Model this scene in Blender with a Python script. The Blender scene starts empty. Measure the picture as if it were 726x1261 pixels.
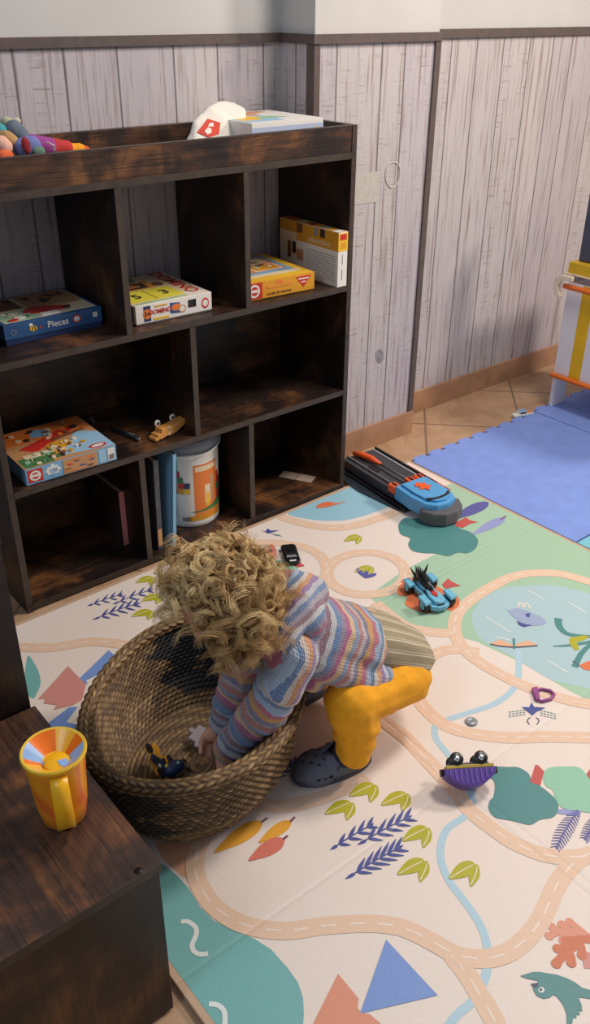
import bpy, bmesh, math, random
import numpy as np
from mathutils import Vector, Matrix, noise
random.seed(7)
PI = math.pi
S = 1.1                                   # metres per layout unit
sc = bpy.context.scene
COL = sc.collection
# ------------------------------------------------------------------ camera
FPX = 1090.935
yaw, pit, rol = 0.6849, 0.5232, 0.0076
CP = Vector((-1.5839, -1.7110, 1.2619))
fw = Vector((math.sin(yaw)*math.cos(pit), math.cos(yaw)*math.cos(pit), -math.sin(pit)))
r0 = Vector((math.cos(yaw), -math.sin(yaw), 0)); u0 = r0.cross(fw)
rr = r0*math.cos(rol) + u0*math.sin(rol); uu = -r0*math.sin(rol) + u0*math.cos(rol)
cd = bpy.data.cameras.new('camera'); cam = bpy.data.objects.new('camera', cd); COL.objects.link(cam)
cd.sensor_fit = 'VERTICAL'; cd.sensor_height = 36; cd.lens = FPX*36/1261; cd.clip_start = .02
cam.matrix_world = Matrix(((rr.x, uu.x, -fw.x, CP.x*S), (rr.y, uu.y, -fw.y, CP.y*S), (rr.z, uu.z, -fw.z, CP.z*S), (0, 0, 0, 1)))
sc.camera = cam
def ray(x, y): return fw + rr*((x-363)/FPX) - uu*((y-630)/FPX)
def at(x, y, z=0.0):                      # photo point -> place on the level z
    d = ray(x, y); return CP + d*((z-CP.z)/d.z)
def aty(x, y, Y): d = ray(x, y); return CP + d*((Y-CP.y)/d.y)
def atx(x, y, X): d = ray(x, y); return CP + d*((X-CP.x)/d.x)
# ------------------------------------------------------------------ materials
def lin(c):
    c = [v/255 for v in c]
    return tuple(v/12.92 if v <= .04045 else ((v+.055)/1.055)**2.4 for v in c) + (1,)
class NT:
    def __init__(s, name):
        s.m = bpy.data.materials.new(name); s.m.use_nodes = True; s.t = s.m.node_tree; s.n = s.t.nodes
        s.b = s.n['Principled BSDF']
    def add(s, typ, **kw):
        nd = s.n.new('ShaderNode'+typ)
        for k, v in kw.items():
            if k in nd.inputs: s.put(nd, k, v)
            else: setattr(nd, k, v)
        return nd
    def put(s, nd, k, v):
        if isinstance(v, bpy.types.NodeSocket): s.t.links.new(v, nd.inputs[k])
        else: nd.inputs[k].default_value = v
    def math(s, op, a, b=None, c=None):
        nd = s.n.new('ShaderNodeMath'); nd.operation = op
        for i, v in enumerate((a, b, c)):
            if v is not None: s.put(nd, i, v)
        return nd.outputs[0]
    def mix(s, f, a, b, bt='MIX'):
        nd = s.n.new('ShaderNodeMix'); nd.data_type = 'RGBA'; nd.blend_type = bt
        s.put(nd, 0, f); s.put(nd, 6, a); s.put(nd, 7, b); return nd.outputs[2]
    def ramp(s, f, stops, interp='LINEAR'):
        nd = s.n.new('ShaderNodeValToRGB'); cr = nd.color_ramp; cr.interpolation = interp
        while len(cr.elements) < len(stops): cr.elements.new(.5)
        for e, (p, c) in zip(cr.elements, stops):
            e.position = p; e.color = c if len(c) == 4 else lin(c)
        s.put(nd, 0, f); return nd.outputs[0]
    def coords(s, scale=(1, 1, 1), rot=(0, 0, 0), kind='Object'):
        tc = s.n.new('ShaderNodeTexCoord'); mp = s.n.new('ShaderNodeMapping')
        s.t.links.new(tc.outputs[kind], mp.inputs[0]); mp.inputs['Scale'].default_value = scale; mp.inputs['Rotation'].default_value = rot
        return mp.outputs[0]
    def noise(s, vec, scale, detail=4, rough=.55, dist=0):
        nd = s.n.new('ShaderNodeTexNoise'); s.put(nd, 'Vector', vec)
        nd.inputs['Scale'].default_value = scale; nd.inputs['Detail'].default_value = detail
        nd.inputs['Roughness'].default_value = rough; nd.inputs['Distortion'].default_value = dist
        return nd.outputs[0]
    def bump(s, h, strength=.3, dist=.002):
        nd = s.n.new('ShaderNodeBump'); s.put(nd, 'Height', h); nd.inputs['Strength'].default_value = strength
        nd.inputs['Distance'].default_value = dist; s.t.links.new(nd.outputs[0], s.b.inputs['Normal'])
    def set(s, **kw):
        for k, v in kw.items(): s.put(s.b, k.replace('_', ' '), v)
WHITE = (1, 1, 1, 1); BLACK = (0, 0, 0, 1)
_mc = {}
def M(name, col, rough=.5, var=.12, scale=30, bump=.0, metal=0, coat=0):
    if name in _mc: return _mc[name]
    n = NT(name); c = lin(col); v = n.coords()
    f = n.noise(v, scale)
    d = tuple(x*(1-var) for x in c[:3])+(1,); l = tuple(min(1, x*(1+var)) for x in c[:3])+(1,)
    n.set(Base_Color=n.mix(n.ramp(f, [(.3, BLACK), (.7, WHITE)]), d, l), Roughness=rough, Metallic=metal)
    n.b.inputs['Coat Weight'].default_value = coat
    if bump: n.bump(n.noise(v, scale*6), bump)
    _mc[name] = n.m; return n.m
def wood_mat(name, axis, dark=1.0, bright=1.0):
    n = NT(name)
    sc_ = [16, 16, 16]; sc_[axis] = 1.6
    v = n.coords(tuple(sc_)); v2 = n.coords((1, 1, 1))
    patch = n.noise(v2, 5.5, 5, .6, .8)
    grain = n.noise(v, 4, 8, .65, .4)
    sc2 = [90, 90, 90]; sc2[axis] = 2.5
    fine = n.noise(n.coords(tuple(sc2)), 3, 3, .6)
    f = n.math('ADD', n.math('MULTIPLY', patch, .78), n.math('MULTIPLY', grain, .26))
    def k(c): return tuple(x*dark for x in lin(c)[:3])+(1,)
    def kb(c): return tuple(x*bright for x in lin(c)[:3])+(1,)
    base = n.ramp(f, [(.36, k((30, 21, 20))), (.50, k((54, 37, 30))), (.575, kb((98, 63, 40))), (.68, kb((160, 106, 60)))])
    base = n.mix(n.ramp(fine, [(.36, (.55, .55, .55, 1)), (.48, BLACK)]), base, k((20, 14, 13)))
    n.set(Base_Color=base, Roughness=n.math('ADD', n.math('MULTIPLY', fine, .25), .32))
    n.bump(fine, .25, .0006)
    return n.m
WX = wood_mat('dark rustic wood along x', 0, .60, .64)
WZ = wood_mat('shaded rustic wood upright', 2, .50, .38)  # upright copy of the wood, darkened to put divider shade into the colour
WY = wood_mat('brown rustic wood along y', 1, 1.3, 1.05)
EDGE = M('brown edge banding', (62, 50, 43), .5, .25, 40)
def wall_mat():
    n = NT('whitewashed plank print')
    tc = n.n.new('ShaderNodeTexCoord'); sp = n.n.new('ShaderNodeSeparateXYZ'); n.t.links.new(tc.outputs['Object'], sp.inputs[0])
    x, y, z = sp.outputs
    w = n.math('ADD', x, n.math('MULTIPLY', y, 1.0))
    def vor(feature):
        nd = n.n.new('ShaderNodeTexVoronoi'); nd.voronoi_dimensions = '1D'; nd.feature = feature
        n.put(nd, 'W', w); nd.inputs['Scale'].default_value = 7.2; nd.inputs['Randomness'].default_value = .75; return nd
    cell = vor('F1').outputs['Color']; edge = vor('DISTANCE_TO_EDGE').outputs['Distance']
    sepc = n.n.new('ShaderNodeSeparateColor'); n.t.links.new(cell, sepc.inputs[0]); rnd = sepc.outputs[0]; rnd2 = sepc.outputs[1]
    cmb = n.n.new('ShaderNodeCombineXYZ'); n.t.links.new(w, cmb.inputs[0]); n.t.links.new(z, cmb.inputs[2]); n.t.links.new(n.math('MULTIPLY', rnd, 9), cmb.inputs[1])
    def mp(sx, sz, sy=1):
        m = n.n.new('ShaderNodeMapping'); n.t.links.new(cmb.outputs[0], m.inputs[0]); m.inputs['Scale'].default_value = (sx, sy, sz); return m.outputs[0]
    streak = n.noise(mp(26, .9), 3, 6, .62)
    streak2 = n.noise(mp(60, 2.0), 3, 4, .6)
    blotch = n.noise(mp(7, 1.3), 2.0, 3, .6)
    saw = n.noise(mp(10, 110), 1.4, 3, .7)
    base = n.mix(blotch, lin((194, 186, 188)), lin((174, 166, 173)))
    base = n.mix(n.math('MULTIPLY', n.math('GREATER_THAN', rnd, .5), .35), base, lin((200, 193, 188)))
    base = n.mix(n.ramp(streak, [(.53, BLACK), (.66, (.75, .75, .75, 1))]), base, lin((138, 116, 106)))
    base = n.mix(n.ramp(streak2, [(.56, BLACK), (.72, (.7, .7, .7, 1))]), base, lin((122, 104, 100)))
    sm = n.math('MULTIPLY', n.ramp(saw, [(.55, BLACK), (.66, WHITE)]), n.math('MULTIPLY', n.math('GREATER_THAN', rnd2, .42), n.ramp(n.noise(mp(9, 2.2), 2, 3, .7), [(.42, BLACK), (.6, (.75, .75, .75, 1))])))
    base = n.mix(sm, base, lin((136, 116, 104)))
    base = n.mix(n.ramp(edge, [(.010, (.85, .85, .85, 1)), (.026, BLACK)]), base, lin((84, 74, 76)))
    n.set(Base_Color=base, Roughness=.55)
    return n.m
WALLP = wall_mat()
def floor_mat():
    n = NT('tan ceramic floor tile')
    tc = n.n.new('ShaderNodeTexCoord'); sp = n.n.new('ShaderNodeSeparateXYZ'); n.t.links.new(tc.outputs['Object'], sp.inputs[0])
    x, y = sp.outputs[0], sp.outputs[1]
    a = n.math('DIVIDE', n.math('SUBTRACT', n.math('SUBTRACT', x, y), .357*S), .467*S)
    b = n.math('DIVIDE', n.math('SUBTRACT', n.math('ADD', x, y), .713*S), .472*S)
    def line(v):
        fr = n.math('FRACT', n.math('ADD', v, 100.5)); return n.math('ABSOLUTE', n.math('SUBTRACT', fr, .5))
    d = n.math('MINIMUM', line(a), line(b))
    ca = n.math('FLOOR', n.math('ADD', a, 100)); cb = n.math('FLOOR', n.math('ADD', b, 100))
    cmb = n.n.new('ShaderNodeCombineXYZ'); n.t.links.new(ca, cmb.inputs[0]); n.t.links.new(cb, cmb.inputs[1])
    wn = n.n.new('ShaderNodeTexWhiteNoise'); n.t.links.new(cmb.outputs[0], wn.inputs[0])
    v = n.coords()
    base = n.mix(n.ramp(n.noise(v, 9, 8, .65, .6), [(.3, BLACK), (.7, WHITE)]), lin((158, 122, 92)), lin((196, 164, 132)))
    base = n.mix(n.math('MULTIPLY', wn.outputs[0], .3), base, lin((172, 132, 100)))
    base = n.mix(n.ramp(d, [(.008, WHITE), (.014, BLACK)]), base, lin((128, 104, 84)))
    n.set(Base_Color=base, Roughness=.45); n.bump(n.ramp(d, [(.006, BLACK), (.018, WHITE)]), .5, .002)
    return n.m
FLOORM = floor_mat()
SKIRT = M('tan ceramic skirting', (168, 128, 98), .45, .2, 12)
PAINT = M('off-white wall paint', (196, 193, 190), .8, .03, 6, .05)
TRIM = M('brown trim strip', (88, 74, 70), .6, .15, 50)
# mat print colours
def print_mat(name, col, var=.05):
    n = NT('mat print '+name); c = lin(col); v = n.coords()
    f = n.noise(v, 240, 3, .6)
    d = tuple(x*(1-var*2) for x in c[:3])+(1,); l = tuple(min(1, x*(1+var)) for x in c[:3])+(1,)
    base = n.mix(f, d, l)
    # embossed texture and the fold creases of the foam
    w = n.n.new('ShaderNodeTexBrick'); n.put(w, 'Vector', n.coords((1, 1, 1), (0, 0, .6))); w.inputs['Scale'].default_value = 16
    w.inputs['Mortar Size'].default_value = .02; w.inputs['Mortar Smooth'].default_value = .6
    tc = n.n.new('ShaderNodeTexCoord'); sp = n.n.new('ShaderNodeSeparateXYZ'); n.t.links.new(tc.outputs['Object'], sp.inputs[0])
    def crease(co, ps):
        out = None
        for p_ in ps:
            dd = n.math('ABSOLUTE', n.math('SUBTRACT', co, p_)); g = n.ramp(dd, [(0, BLACK), (.006, WHITE)])
            out = g if out is None else n.math('MINIMUM', out, g)
        return out
    cr = n.math('MINIMUM', crease(sp.outputs[0], CX), crease(sp.outputs[1], CY))
    n.set(Base_Color=base, Roughness=.5)
    hgt = n.math('ADD', n.math('MULTIPLY', w.outputs['Fac'], -.12), n.math('ADD', n.math('MULTIPLY', cr, 1.2), n.math('MULTIPLY', f, .15)))
    n.bump(hgt, .5, .0016)
    return n.m
# ------------------------------------------------------------------ mesh builder (layout units, any number of materials)
class MB:
    def __init__(s): s.v = []; s.f = []; s.mi = []; s.mats = []; s.sm = []
    def m(s, mat):
        if mat not in s.mats: s.mats.append(mat)
        return s.mats.index(mat)
    def raw(s, vs, fs, mat, T=None, smooth=False):
        o = len(s.v); i = s.m(mat)
        for v in vs: s.v.append((T @ Vector(v)) if T is not None else Vector(v))
        for f in fs: s.f.append([o+k for k in f]); s.mi.append(i); s.sm.append(smooth)
    def bm(s, b, mat, T=None, smooth=False):
        b.verts.index_update()
        s.raw([v.co.copy() for v in b.verts], [[v.index for v in f.verts] for f in b.faces], mat, T, smooth); b.free()
    def box(s, lo, hi, mat, T=None, bev=0.0):
        b = bmesh.new(); bmesh.ops.create_cube(b, size=1)
        for v in b.verts: v.co = Vector([lo[k] + (v.co[k]+.5)*(hi[k]-lo[k]) for k in range(3)])
        if bev: bmesh.ops.bevel(b, geom=b.edges[:], offset=bev, segments=2, affect='EDGES', profile=.6)
        bmesh.ops.recalc_face_normals(b, faces=b.faces[:])
        s.bm(b, mat, T)
    def prism(s, pts, z0, z1, mat, T=None, bev=0.0, smooth=False):
        b = bmesh.new(); vs = [b.verts.new((p[0], p[1], z0)) for p in pts]; f = b.faces.new(vs)
        r = bmesh.ops.extrude_face_region(b, geom=[f])
        for e in r['geom']:
            if isinstance(e, bmesh.types.BMVert): e.co.z = z1
        bmesh.ops.recalc_face_normals(b, faces=b.faces[:])
        if bev:
            eds = [e for e in b.edges if abs(e.verts[0].co.z-e.verts[1].co.z) < 1e-7]
            bmesh.ops.bevel(b, geom=eds, offset=bev, segments=2, affect='EDGES', profile=.6)
        bmesh.ops.triangulate(b, faces=[f for f in b.faces if len(f.verts) > 4])
        s.bm(b, mat, T, smooth)
    def lathe(s, prof, mat, T=None, seg=32, smooth=True, sx=1, sy=1):
        vs = []; fs = []
        for (r, z) in prof:
            for k in range(seg):
                a = 2*PI*k/seg; vs.append((r*math.cos(a)*sx, r*math.sin(a)*sy, z))
        for j in range(len(prof)-1):
            for k in range(seg):
                a, b_ = j*seg+k, j*seg+(k+1) % seg; fs.append((a, b_, b_+seg, a+seg))
        s.raw(vs, fs, mat, T, smooth)
    def cyl(s, p, q, r, mat, r2=None, seg=16, T=None, smooth=True):
        p, q = Vector(p), Vector(q); d = q-p; L = d.length
        R = Matrix.Translation(p) @ d.to_track_quat('Z', 'Y').to_matrix().to_4x4()
        if T is not None: R = T @ R
        r2 = r if r2 is None else r2; e = min(r, r2)*.12
        s.lathe([(1e-5, 0), (r-e, 0), (r, e), (r2, L-e), (r2-e, L), (1e-5, L)], mat, R, seg, smooth)
    def tube(s, pts, r, mat, seg=8, T=None, closed=False):
        pts = [Vector(p) for p in pts]; n = len(pts); vs = []; fs = []; up = Vector((.13, .2, .97))
        rs = r if isinstance(r, (list, tuple)) else [r]*n
        for i, p in enumerate(pts):
            a = pts[(i-1) % n] if (closed or i > 0) else p; b_ = pts[(i+1) % n] if (closed or i < n-1) else p
            t = (b_-a).normalized(); x = t.cross(up); x = x.normalized() if x.length > 1e-4 else Vector((1, 0, 0)); y = t.cross(x)
            for k in range(seg):
                g = 2*PI*k/seg; vs.append(p + x*math.cos(g)*rs[i] + y*math.sin(g)*rs[i])
        for i in range(n if closed else n-1):
            for k in range(seg):
                a, b_ = i*seg+k, i*seg+(k+1) % seg; c, d = ((i+1) % n)*seg+(k+1) % seg, ((i+1) % n)*seg+k; fs.append((a, b_, c, d))
        if not closed: fs += [list(range(seg))[::-1], [(n-1)*seg+k for k in range(seg)]]
        s.raw(vs, fs, mat, T, True)
    def ball(s, c, r, mat, T=None, sub=3):
        b = bmesh.new(); bmesh.ops.create_icosphere(b, subdivisions=sub, radius=1)
        r = r if isinstance(r, (tuple, list)) else (r, r, r)
        for v in b.verts: v.co = Vector((v.co.x*r[0], v.co.y*r[1], v.co.z*r[2])) + Vector(c)
        s.bm(b, mat, T, True)
    def flat(s, pts, z, mat, T=None):     # filled outline (any simple polygon) at height z
        b = bmesh.new(); vs = [b.verts.new((p[0], p[1], z)) for p in pts]
        es = [b.edges.new((vs[i], vs[(i+1) % len(vs)])) for i in range(len(vs))]
        bmesh.ops.triangle_fill(b, use_beauty=True, use_dissolve=False, edges=es)
        for f in b.faces:
            if f.normal.z < 0: f.normal_flip()
        s.bm(b, mat, T)
    def text(s, txt, size, mat, T, depth=.0004, align='CENTER', sx=1, shear=0):
        cu = bpy.data.curves.new('lettering', 'FONT'); cu.body = txt; cu.size = size; cu.extrude = depth; cu.align_x = align; cu.align_y = 'CENTER'; cu.shear = shear
        cu.resolution_u = 2; cu.offset = size*.012
        o = bpy.data.objects.new('lettering', cu); me = bpy.data.meshes.new_from_object(o)
        s.raw([Vector((v.co.x*sx, v.co.y, v.co.z)) for v in me.vertices], [list(p.vertices) for p in me.polygons], mat, T)
        bpy.data.objects.remove(o); bpy.data.curves.remove(cu); bpy.data.meshes.remove(me)
    def build(s, name, parent=None, origin=None):
        if origin is None:
            origin = Vector(parent['_o']) if parent is not None else Vector((0, 0, 0))
        origin = Vector(origin)
        me = bpy.data.meshes.new(name); me.from_pydata([tuple((v-origin)*S) for v in s.v], [], s.f)
        for mt in s.mats: me.materials.append(mt)
        me.polygons.foreach_set('material_index', s.mi); me.polygons.foreach_set('use_smooth', s.sm); me.update()
        o = bpy.data.objects.new(name, me); COL.objects.link(o)
        if parent is not None: o.parent = parent; po = Vector(parent['_o']); o.location = (origin-po)*S
        else: o.location = origin*S
        o['_o'] = tuple(origin)
        return o
def thing(name, label, cat, origin, group=None):
    o = bpy.data.objects.new(name, None); COL.objects.link(o); o.empty_display_size = .05
    o.location = Vector(origin)*S; o['_o'] = tuple(origin); o['label'] = label; o['category'] = cat
    if group: o['group'] = group
    return o
def tag(o, label, cat, group=None):
    o['label'] = label; o['category'] = cat
    if group: o['group'] = group
    return o
def struct(o): o['kind'] = 'structure'; return o
def TR(loc, rz=0, rx=0, ry=0, s=1):
    return Matrix.Translation(Vector(loc)) @ Matrix.Rotation(rz, 4, 'Z') @ Matrix.Rotation(ry, 4, 'Y') @ Matrix.Rotation(rx, 4, 'X') @ Matrix.Scale(s, 4)
def frame(o, x, y):                       # matrix with given x and y axes
    x = Vector(x).normalized(); z = x.cross(Vector(y)).normalized(); y = z.cross(x)
    o = Vector(o); return Matrix(((x.x, y.x, z.x, o.x), (x.y, y.y, z.y, o.y), (x.z, y.z, z.z, o.z), (0, 0, 0, 1)))
# smooth bodies: union of round cones, voxel remeshed
def blob(segs, voxel, smooth=6, post=None):
    b = bmesh.new()
    for sg in segs:
        p, r1, q, r2 = sg[:4]; fl = sg[4] if len(sg) > 4 else None
        t = bmesh.new()
        for c, r in ((p, r1), (q, r2)):
            g = bmesh.ops.create_icosphere(t, subdivisions=2, radius=1)['verts']
            rv = r if isinstance(r, (tuple, list)) else (r, r, r)
            for v in g: v.co = Vector((v.co.x*rv[0], v.co.y*rv[1], v.co.z*rv[2])) + Vector(c)
        h = bmesh.ops.convex_hull(t, input=t.verts[:])
        bmesh.ops.delete(t, geom=list({e for e in h['geom_interior'] if isinstance(e, bmesh.types.BMVert)}), context='VERTS')
        me = bpy.data.meshes.new('t'); t.to_mesh(me); t.free(); b.from_mesh(me); bpy.data.meshes.remove(me)
    me = bpy.data.meshes.new('blob'); b.to_mesh(me); b.free()
    o = bpy.data.objects.new('blob', me); COL.objects.link(o)
    md = o.modifiers.new('r', 'REMESH'); md.mode = 'VOXEL'; md.voxel_size = voxel
    if smooth: ms = o.modifiers.new('s', 'SMOOTH'); ms.factor = .5; ms.iterations = smooth
    dg = bpy.context.evaluated_depsgraph_get(); dg.update()
    out = bpy.data.meshes.new_from_object(o.evaluated_get(dg))
    bpy.data.objects.remove(o); bpy.data.meshes.remove(me)
    if post:
        for v in out.vertices: v.co = post(v.co.copy(), v.normal.copy())
    return out
def mesh_obj(name, me, mats, parent=None, origin=None):
    origin = Vector(origin) if origin is not None else (Vector(parent['_o']) if parent is not None else Vector((0, 0, 0)))
    n = len(me.vertices); co = np.empty(n*3, np.float32); me.vertices.foreach_get('co', co)
    co = (co.reshape(-1, 3)-np.array(origin, np.float32))*S; me.vertices.foreach_set('co', co.ravel())
    for mt in mats: me.materials.append(mt)
    me.polygons.foreach_set('use_smooth', [True]*len(me.polygons)); me.update()
    o = bpy.data.objects.new(name, me); COL.objects.link(o)
    if parent is not None: o.parent = parent; o.location = (origin-Vector(parent['_o']))*S
    else: o.location = origin*S
    o['_o'] = tuple(origin)
    return o
def attr(me, name, vals):
    a = me.attributes.new(name, 'FLOAT', 'POINT'); a.data.foreach_set('value', np.asarray(vals, np.float32))
def coords_of(me):
    co = np.empty(len(me.vertices)*3, np.float32); me.vertices.foreach_get('co', co); return co.reshape(-1, 3).astype(float)

# ================================================================== THE ROOM
CX = [(-.62)*S, (-.60)*S, (.0)*S]; CY = [(-.505)*S, (-.49)*S, (-1.0)*S]
F0 = 0.0
mb = MB(); mb.box((-2.6, -2.6, -.05), (3.4, 1.0, 0), FLOORM); struct(mb.build('floor'))
YB, YC, YR, XC = .297, .165, .275, .442
RT, RB = 1.192, 1.171                      # top rail
def wall(name, lo, hi, skirt=True):
    mb = MB(); mb.box((lo[0], lo[1], 0), (hi[0], hi[1], RB), WALLP); return struct(mb.build(name))
HW = 2.35
wall('wall_back', (-2.6, YB, 0), (0.0, YB+.35, 0))
wall('wall_column', (0.0, YC, 0), (XC, YB+.35, 0))
wall('wall_right', (XC, YR, 0), (3.4, YR+.37, 0))
for nm, lo, hi in (('wall_back_upper', (-2.6, YB, RB), (0.0, YB+.35, HW)), ('wall_column_upper', (0.0, YC, RB), (XC, YB+.35, HW)), ('wall_right_upper', (XC, YR, RB), (3.4, YR+.37, HW))):
    mb = MB(); mb.box(lo, hi, PAINT); struct(mb.build(nm))
e = .004
mb = MB(); mb.box((-2.6, YB-.010, RB), (0, YB, RT), TRIM); struct(mb.build('trim_1'))
mb = MB(); mb.box((-.010, YC-.010, RB), (0, YB, RT), TRIM); mb.box((0, YC-.010, RB), (XC+.002, YC, RT), TRIM); struct(mb.build('trim_2'))
mb = MB(); mb.box((XC, YR-.010, RB+.001), (3.4, YR, RT+.003), TRIM); struct(mb.build('trim_3'))
mb = MB(); mb.box((-.005, YC-.005, .0), (.014, YC, RB), TRIM); mb.box((-.005, YC, .0), (0, YC+.026, RB), TRIM); struct(mb.build('trim_4'))
mb = MB(); mb.box((XC-.016, YC-.006, .082), (XC+.005, YC, RB), TRIM); mb.box((XC, YC, .082), (XC+.005, YC+.02, RB), TRIM); struct(mb.build('trim_5'))
mb = MB(); mb.box((.012, YC-.008, 0), (XC+.008, YC, .080), SKIRT, bev=.002); mb.box((XC, YC, 0), (XC+.008, YR, .080), SKIRT); struct(mb.build('baseboard_column'))
mb = MB(); mb.box((XC, YR-.010, 0), (3.4, YR, .080), SKIRT, bev=.002); struct(mb.build('baseboard_right'))
# pale painted patch and ring on the column, and the printed knot
PALE = M('pale paint on planks', (188, 182, 174), .6, .08, 60)
def on_wall(pts, Y, mat, name, t=.0012):
    P = [aty(x, y, Y) for x, y in pts]; mb = MB()
    mb.prism([(p.x, p.z) for p in P], 0, t, mat, Matrix(((1, 0, 0, 0), (0, 0, -1, Y), (0, 1, 0, 0), (0, 0, 0, 1))))
    return mb
struct(on_wall([(437, 216), (467, 210), (464, 248), (436, 252)], YC, PALE, 'm').build('trim_6'))
mb = MB(); rg = [(483+9*math.cos(a)*(1+.1*math.sin(a)), 215-15.5*math.sin(a)+math.cos(a)*-2) for a in [2*PI*k/28 for k in range(28)]]
mb.tube([aty(x, y, YC) for x, y in rg], .0022, PALE, 6, None, True)
struct(mb.build('trim_7'))
mb = MB(); kn = [(467+5*math.cos(a), 438-9*math.sin(a)) for a in [2*PI*k/20 for k in range(20)]]
P = [aty(x, y, YC) for x, y in kn]
mb.prism([(p.x, p.z) for p in P], 0, .0008, M('knot grey', (140, 134, 138), .7, .5, 120), Matrix(((1, 0, 0, 0), (0, 0, -1, YC), (0, 1, 0, 0), (0, 0, 0, 1))))
struct(mb.build('trim_8'))

# ================================================================== PLAY MAT (one printed mat)
ZM = .011
PM = {k: print_mat(k, c) for k, c in dict(
    cream=(233, 220, 210), border=(196, 166, 138), green=(166, 200, 172), lake=(174, 202, 208), lake2=(150, 196, 214), road=(230, 198, 172),
    dash=(240, 222, 208), river=(176, 208, 222), teal=(118, 178, 176), bush=(78, 138, 138), mint=(146, 198, 170), purple=(92, 92, 160), navy=(72, 82, 150),
    lav=(150, 156, 208), orange=(222, 118, 72), coral=(214, 118, 98), red=(196, 84, 80), pinkred=(208, 142, 134), salmon=(220, 148, 122), blue=(120, 152, 212),
    lime=(178, 174, 34), yellow=(228, 164, 52), peach=(228, 178, 142), white=(226, 232, 228), whale=(158, 172, 204), dark=(66, 70, 96), rust=(204, 116, 80), stem=(120, 70, 80)).items()}
mat = MB()
ra = at(27, 768, ZM); rb = at(421, 603, ZM)
X0, X1, YN = -1.222, .274, -1.95
yb0 = -.030; yb1 = -.006
def yback(x): return yb0 + (yb1-yb0)*(x+1.03)/1.03
inner = [(X0+.012, yback(X0)-.012), (X0+.012, YN), (X1-.010, YN), (X1-.010, yback(X1)-.012)]
outer = [(X0, yback(X0)), (X0, YN-.012), (X1, YN-.012), (X1, yback(X1))]
mat.prism(outer, .0005, ZM, PM['border'], None, .0015)
mat.flat(inner, ZM+.0002, PM['cream'])
def clip(poly):
    (ax, bx), (ay) = (inner[0][0], inner[2][0]), (YN)
    def cut(P, fn):
        out = []
        for i in range(len(P)):
            a, b = P[i-1], P[i]; fa, fb = fn(a), fn(b)
            if (fa >= 0) != (fb >= 0): t = fa/(fa-fb); out.append((a[0]+(b[0]-a[0])*t, a[1]+(b[1]-a[1])*t))
            if fb >= 0: out.append(b)
        return out
    for fn in (lambda p: p[0]-ax, lambda p: bx-p[0], lambda p: p[1]-ay, lambda p: yback(p[0])-.0125-p[1]):
        poly = cut(poly, fn)
        if len(poly) < 3: return []
    return poly
def smooth_closed(P, n=5):
    out = []; m = len(P)
    for i in range(m):
        p0, p1, p2, p3 = (Vector(P[(i+k-1) % m]) for k in range(4))
        for j in range(n):
            t = j/n; out.append(tuple(.5*((2*p1)+(-p0+p2)*t+(2*p0-5*p1+4*p2-p3)*t*t+(-p0+3*p1-3*p2+p3)*t**3)))
    return out
def smooth_open(P, n=6):
    P = [Vector(p) for p in P]; out = []; m = len(P)
    for i in range(m-1):
        p0, p1, p2, p3 = P[max(i-1, 0)], P[i], P[i+1], P[min(i+2, m-1)]
        for j in range(n):
            t = j/n; out.append(.5*((2*p1)+(-p0+p2)*t+(2*p0-5*p1+4*p2-p3)*t*t+(-p0+3*p1-3*p2+p3)*t**3))
    return out+[P[-1]]
_lc = [0]
def lz(l):
    _lc[0] += 1; return ZM + .0002 + .00010*l + 2.2e-6*(_lc[0] % 40)
def g2(pts): return [tuple(at(x, y, ZM)[:2]) for x, y in pts]
def area(pts, col, l, sm=True):
    P = g2(pts)
    if sm: P = smooth_closed(P)
    P = clip(P)
    if P: mat.flat(P, lz(l), PM[col])
def ribbon(P, w, col, l, w1=None):
    n = len(P); L = []; R = []
    for i, p in enumerate(P):
        t = (P[min(i+1, n-1)]-P[max(i-1, 0)]).normalized(); nn = Vector((-t.y, t.x)); ww = w if w1 is None else w+(w1-w)*i/(n-1)
        L.append(p+nn*ww/2); R.append(p-nn*ww/2)
    for i in range(n-1):
        q = [L[i], R[i], R[i+1], L[i+1]]
        c = clip([tuple(a) for a in q])
        if c: mat.raw([(a[0], a[1], lz(l)) for a in c], [list(range(len(c)))], PM[col])
def stroke(pts, w, col, l, w1=None, cap=False):
    if cap:
        for p in (pts[0], pts[-1]):
            c = at(p[0], p[1], ZM); P = clip([(c.x+w*.6*math.cos(2*PI*k/12), c.y+w*.6*math.sin(2*PI*k/12)) for k in range(12)])
            if P: mat.flat(P, lz(l), PM[col])
    ribbon(smooth_open([Vector(p) for p in g2(pts)]), w, col, l, w1)
def road(pts, l=6):
    P = smooth_open([Vector(p) for p in g2(pts)], 8); ribbon(P, .031, 'road', l)
    # dashes
    acc = 0; seg = []; on = True
    Q = [P[0]]
    for i in range(len(P)-1):
        a, b = P[i], P[i+1]; d = (b-a).length; k = max(1, int(d/.003))
        for j in range(1, k+1): Q.append(a+(b-a)*j/k)
    cur = [Q[0]]
    for i in range(1, len(Q)):
        acc += (Q[i]-Q[i-1]).length; cur.append(Q[i])
        if acc > (.022 if on else .018):
            if on and len(cur) > 2: ribbon(cur, .0032, 'dash', l+2)
            cur = [Q[i]]; acc = 0; on = not on
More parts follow.
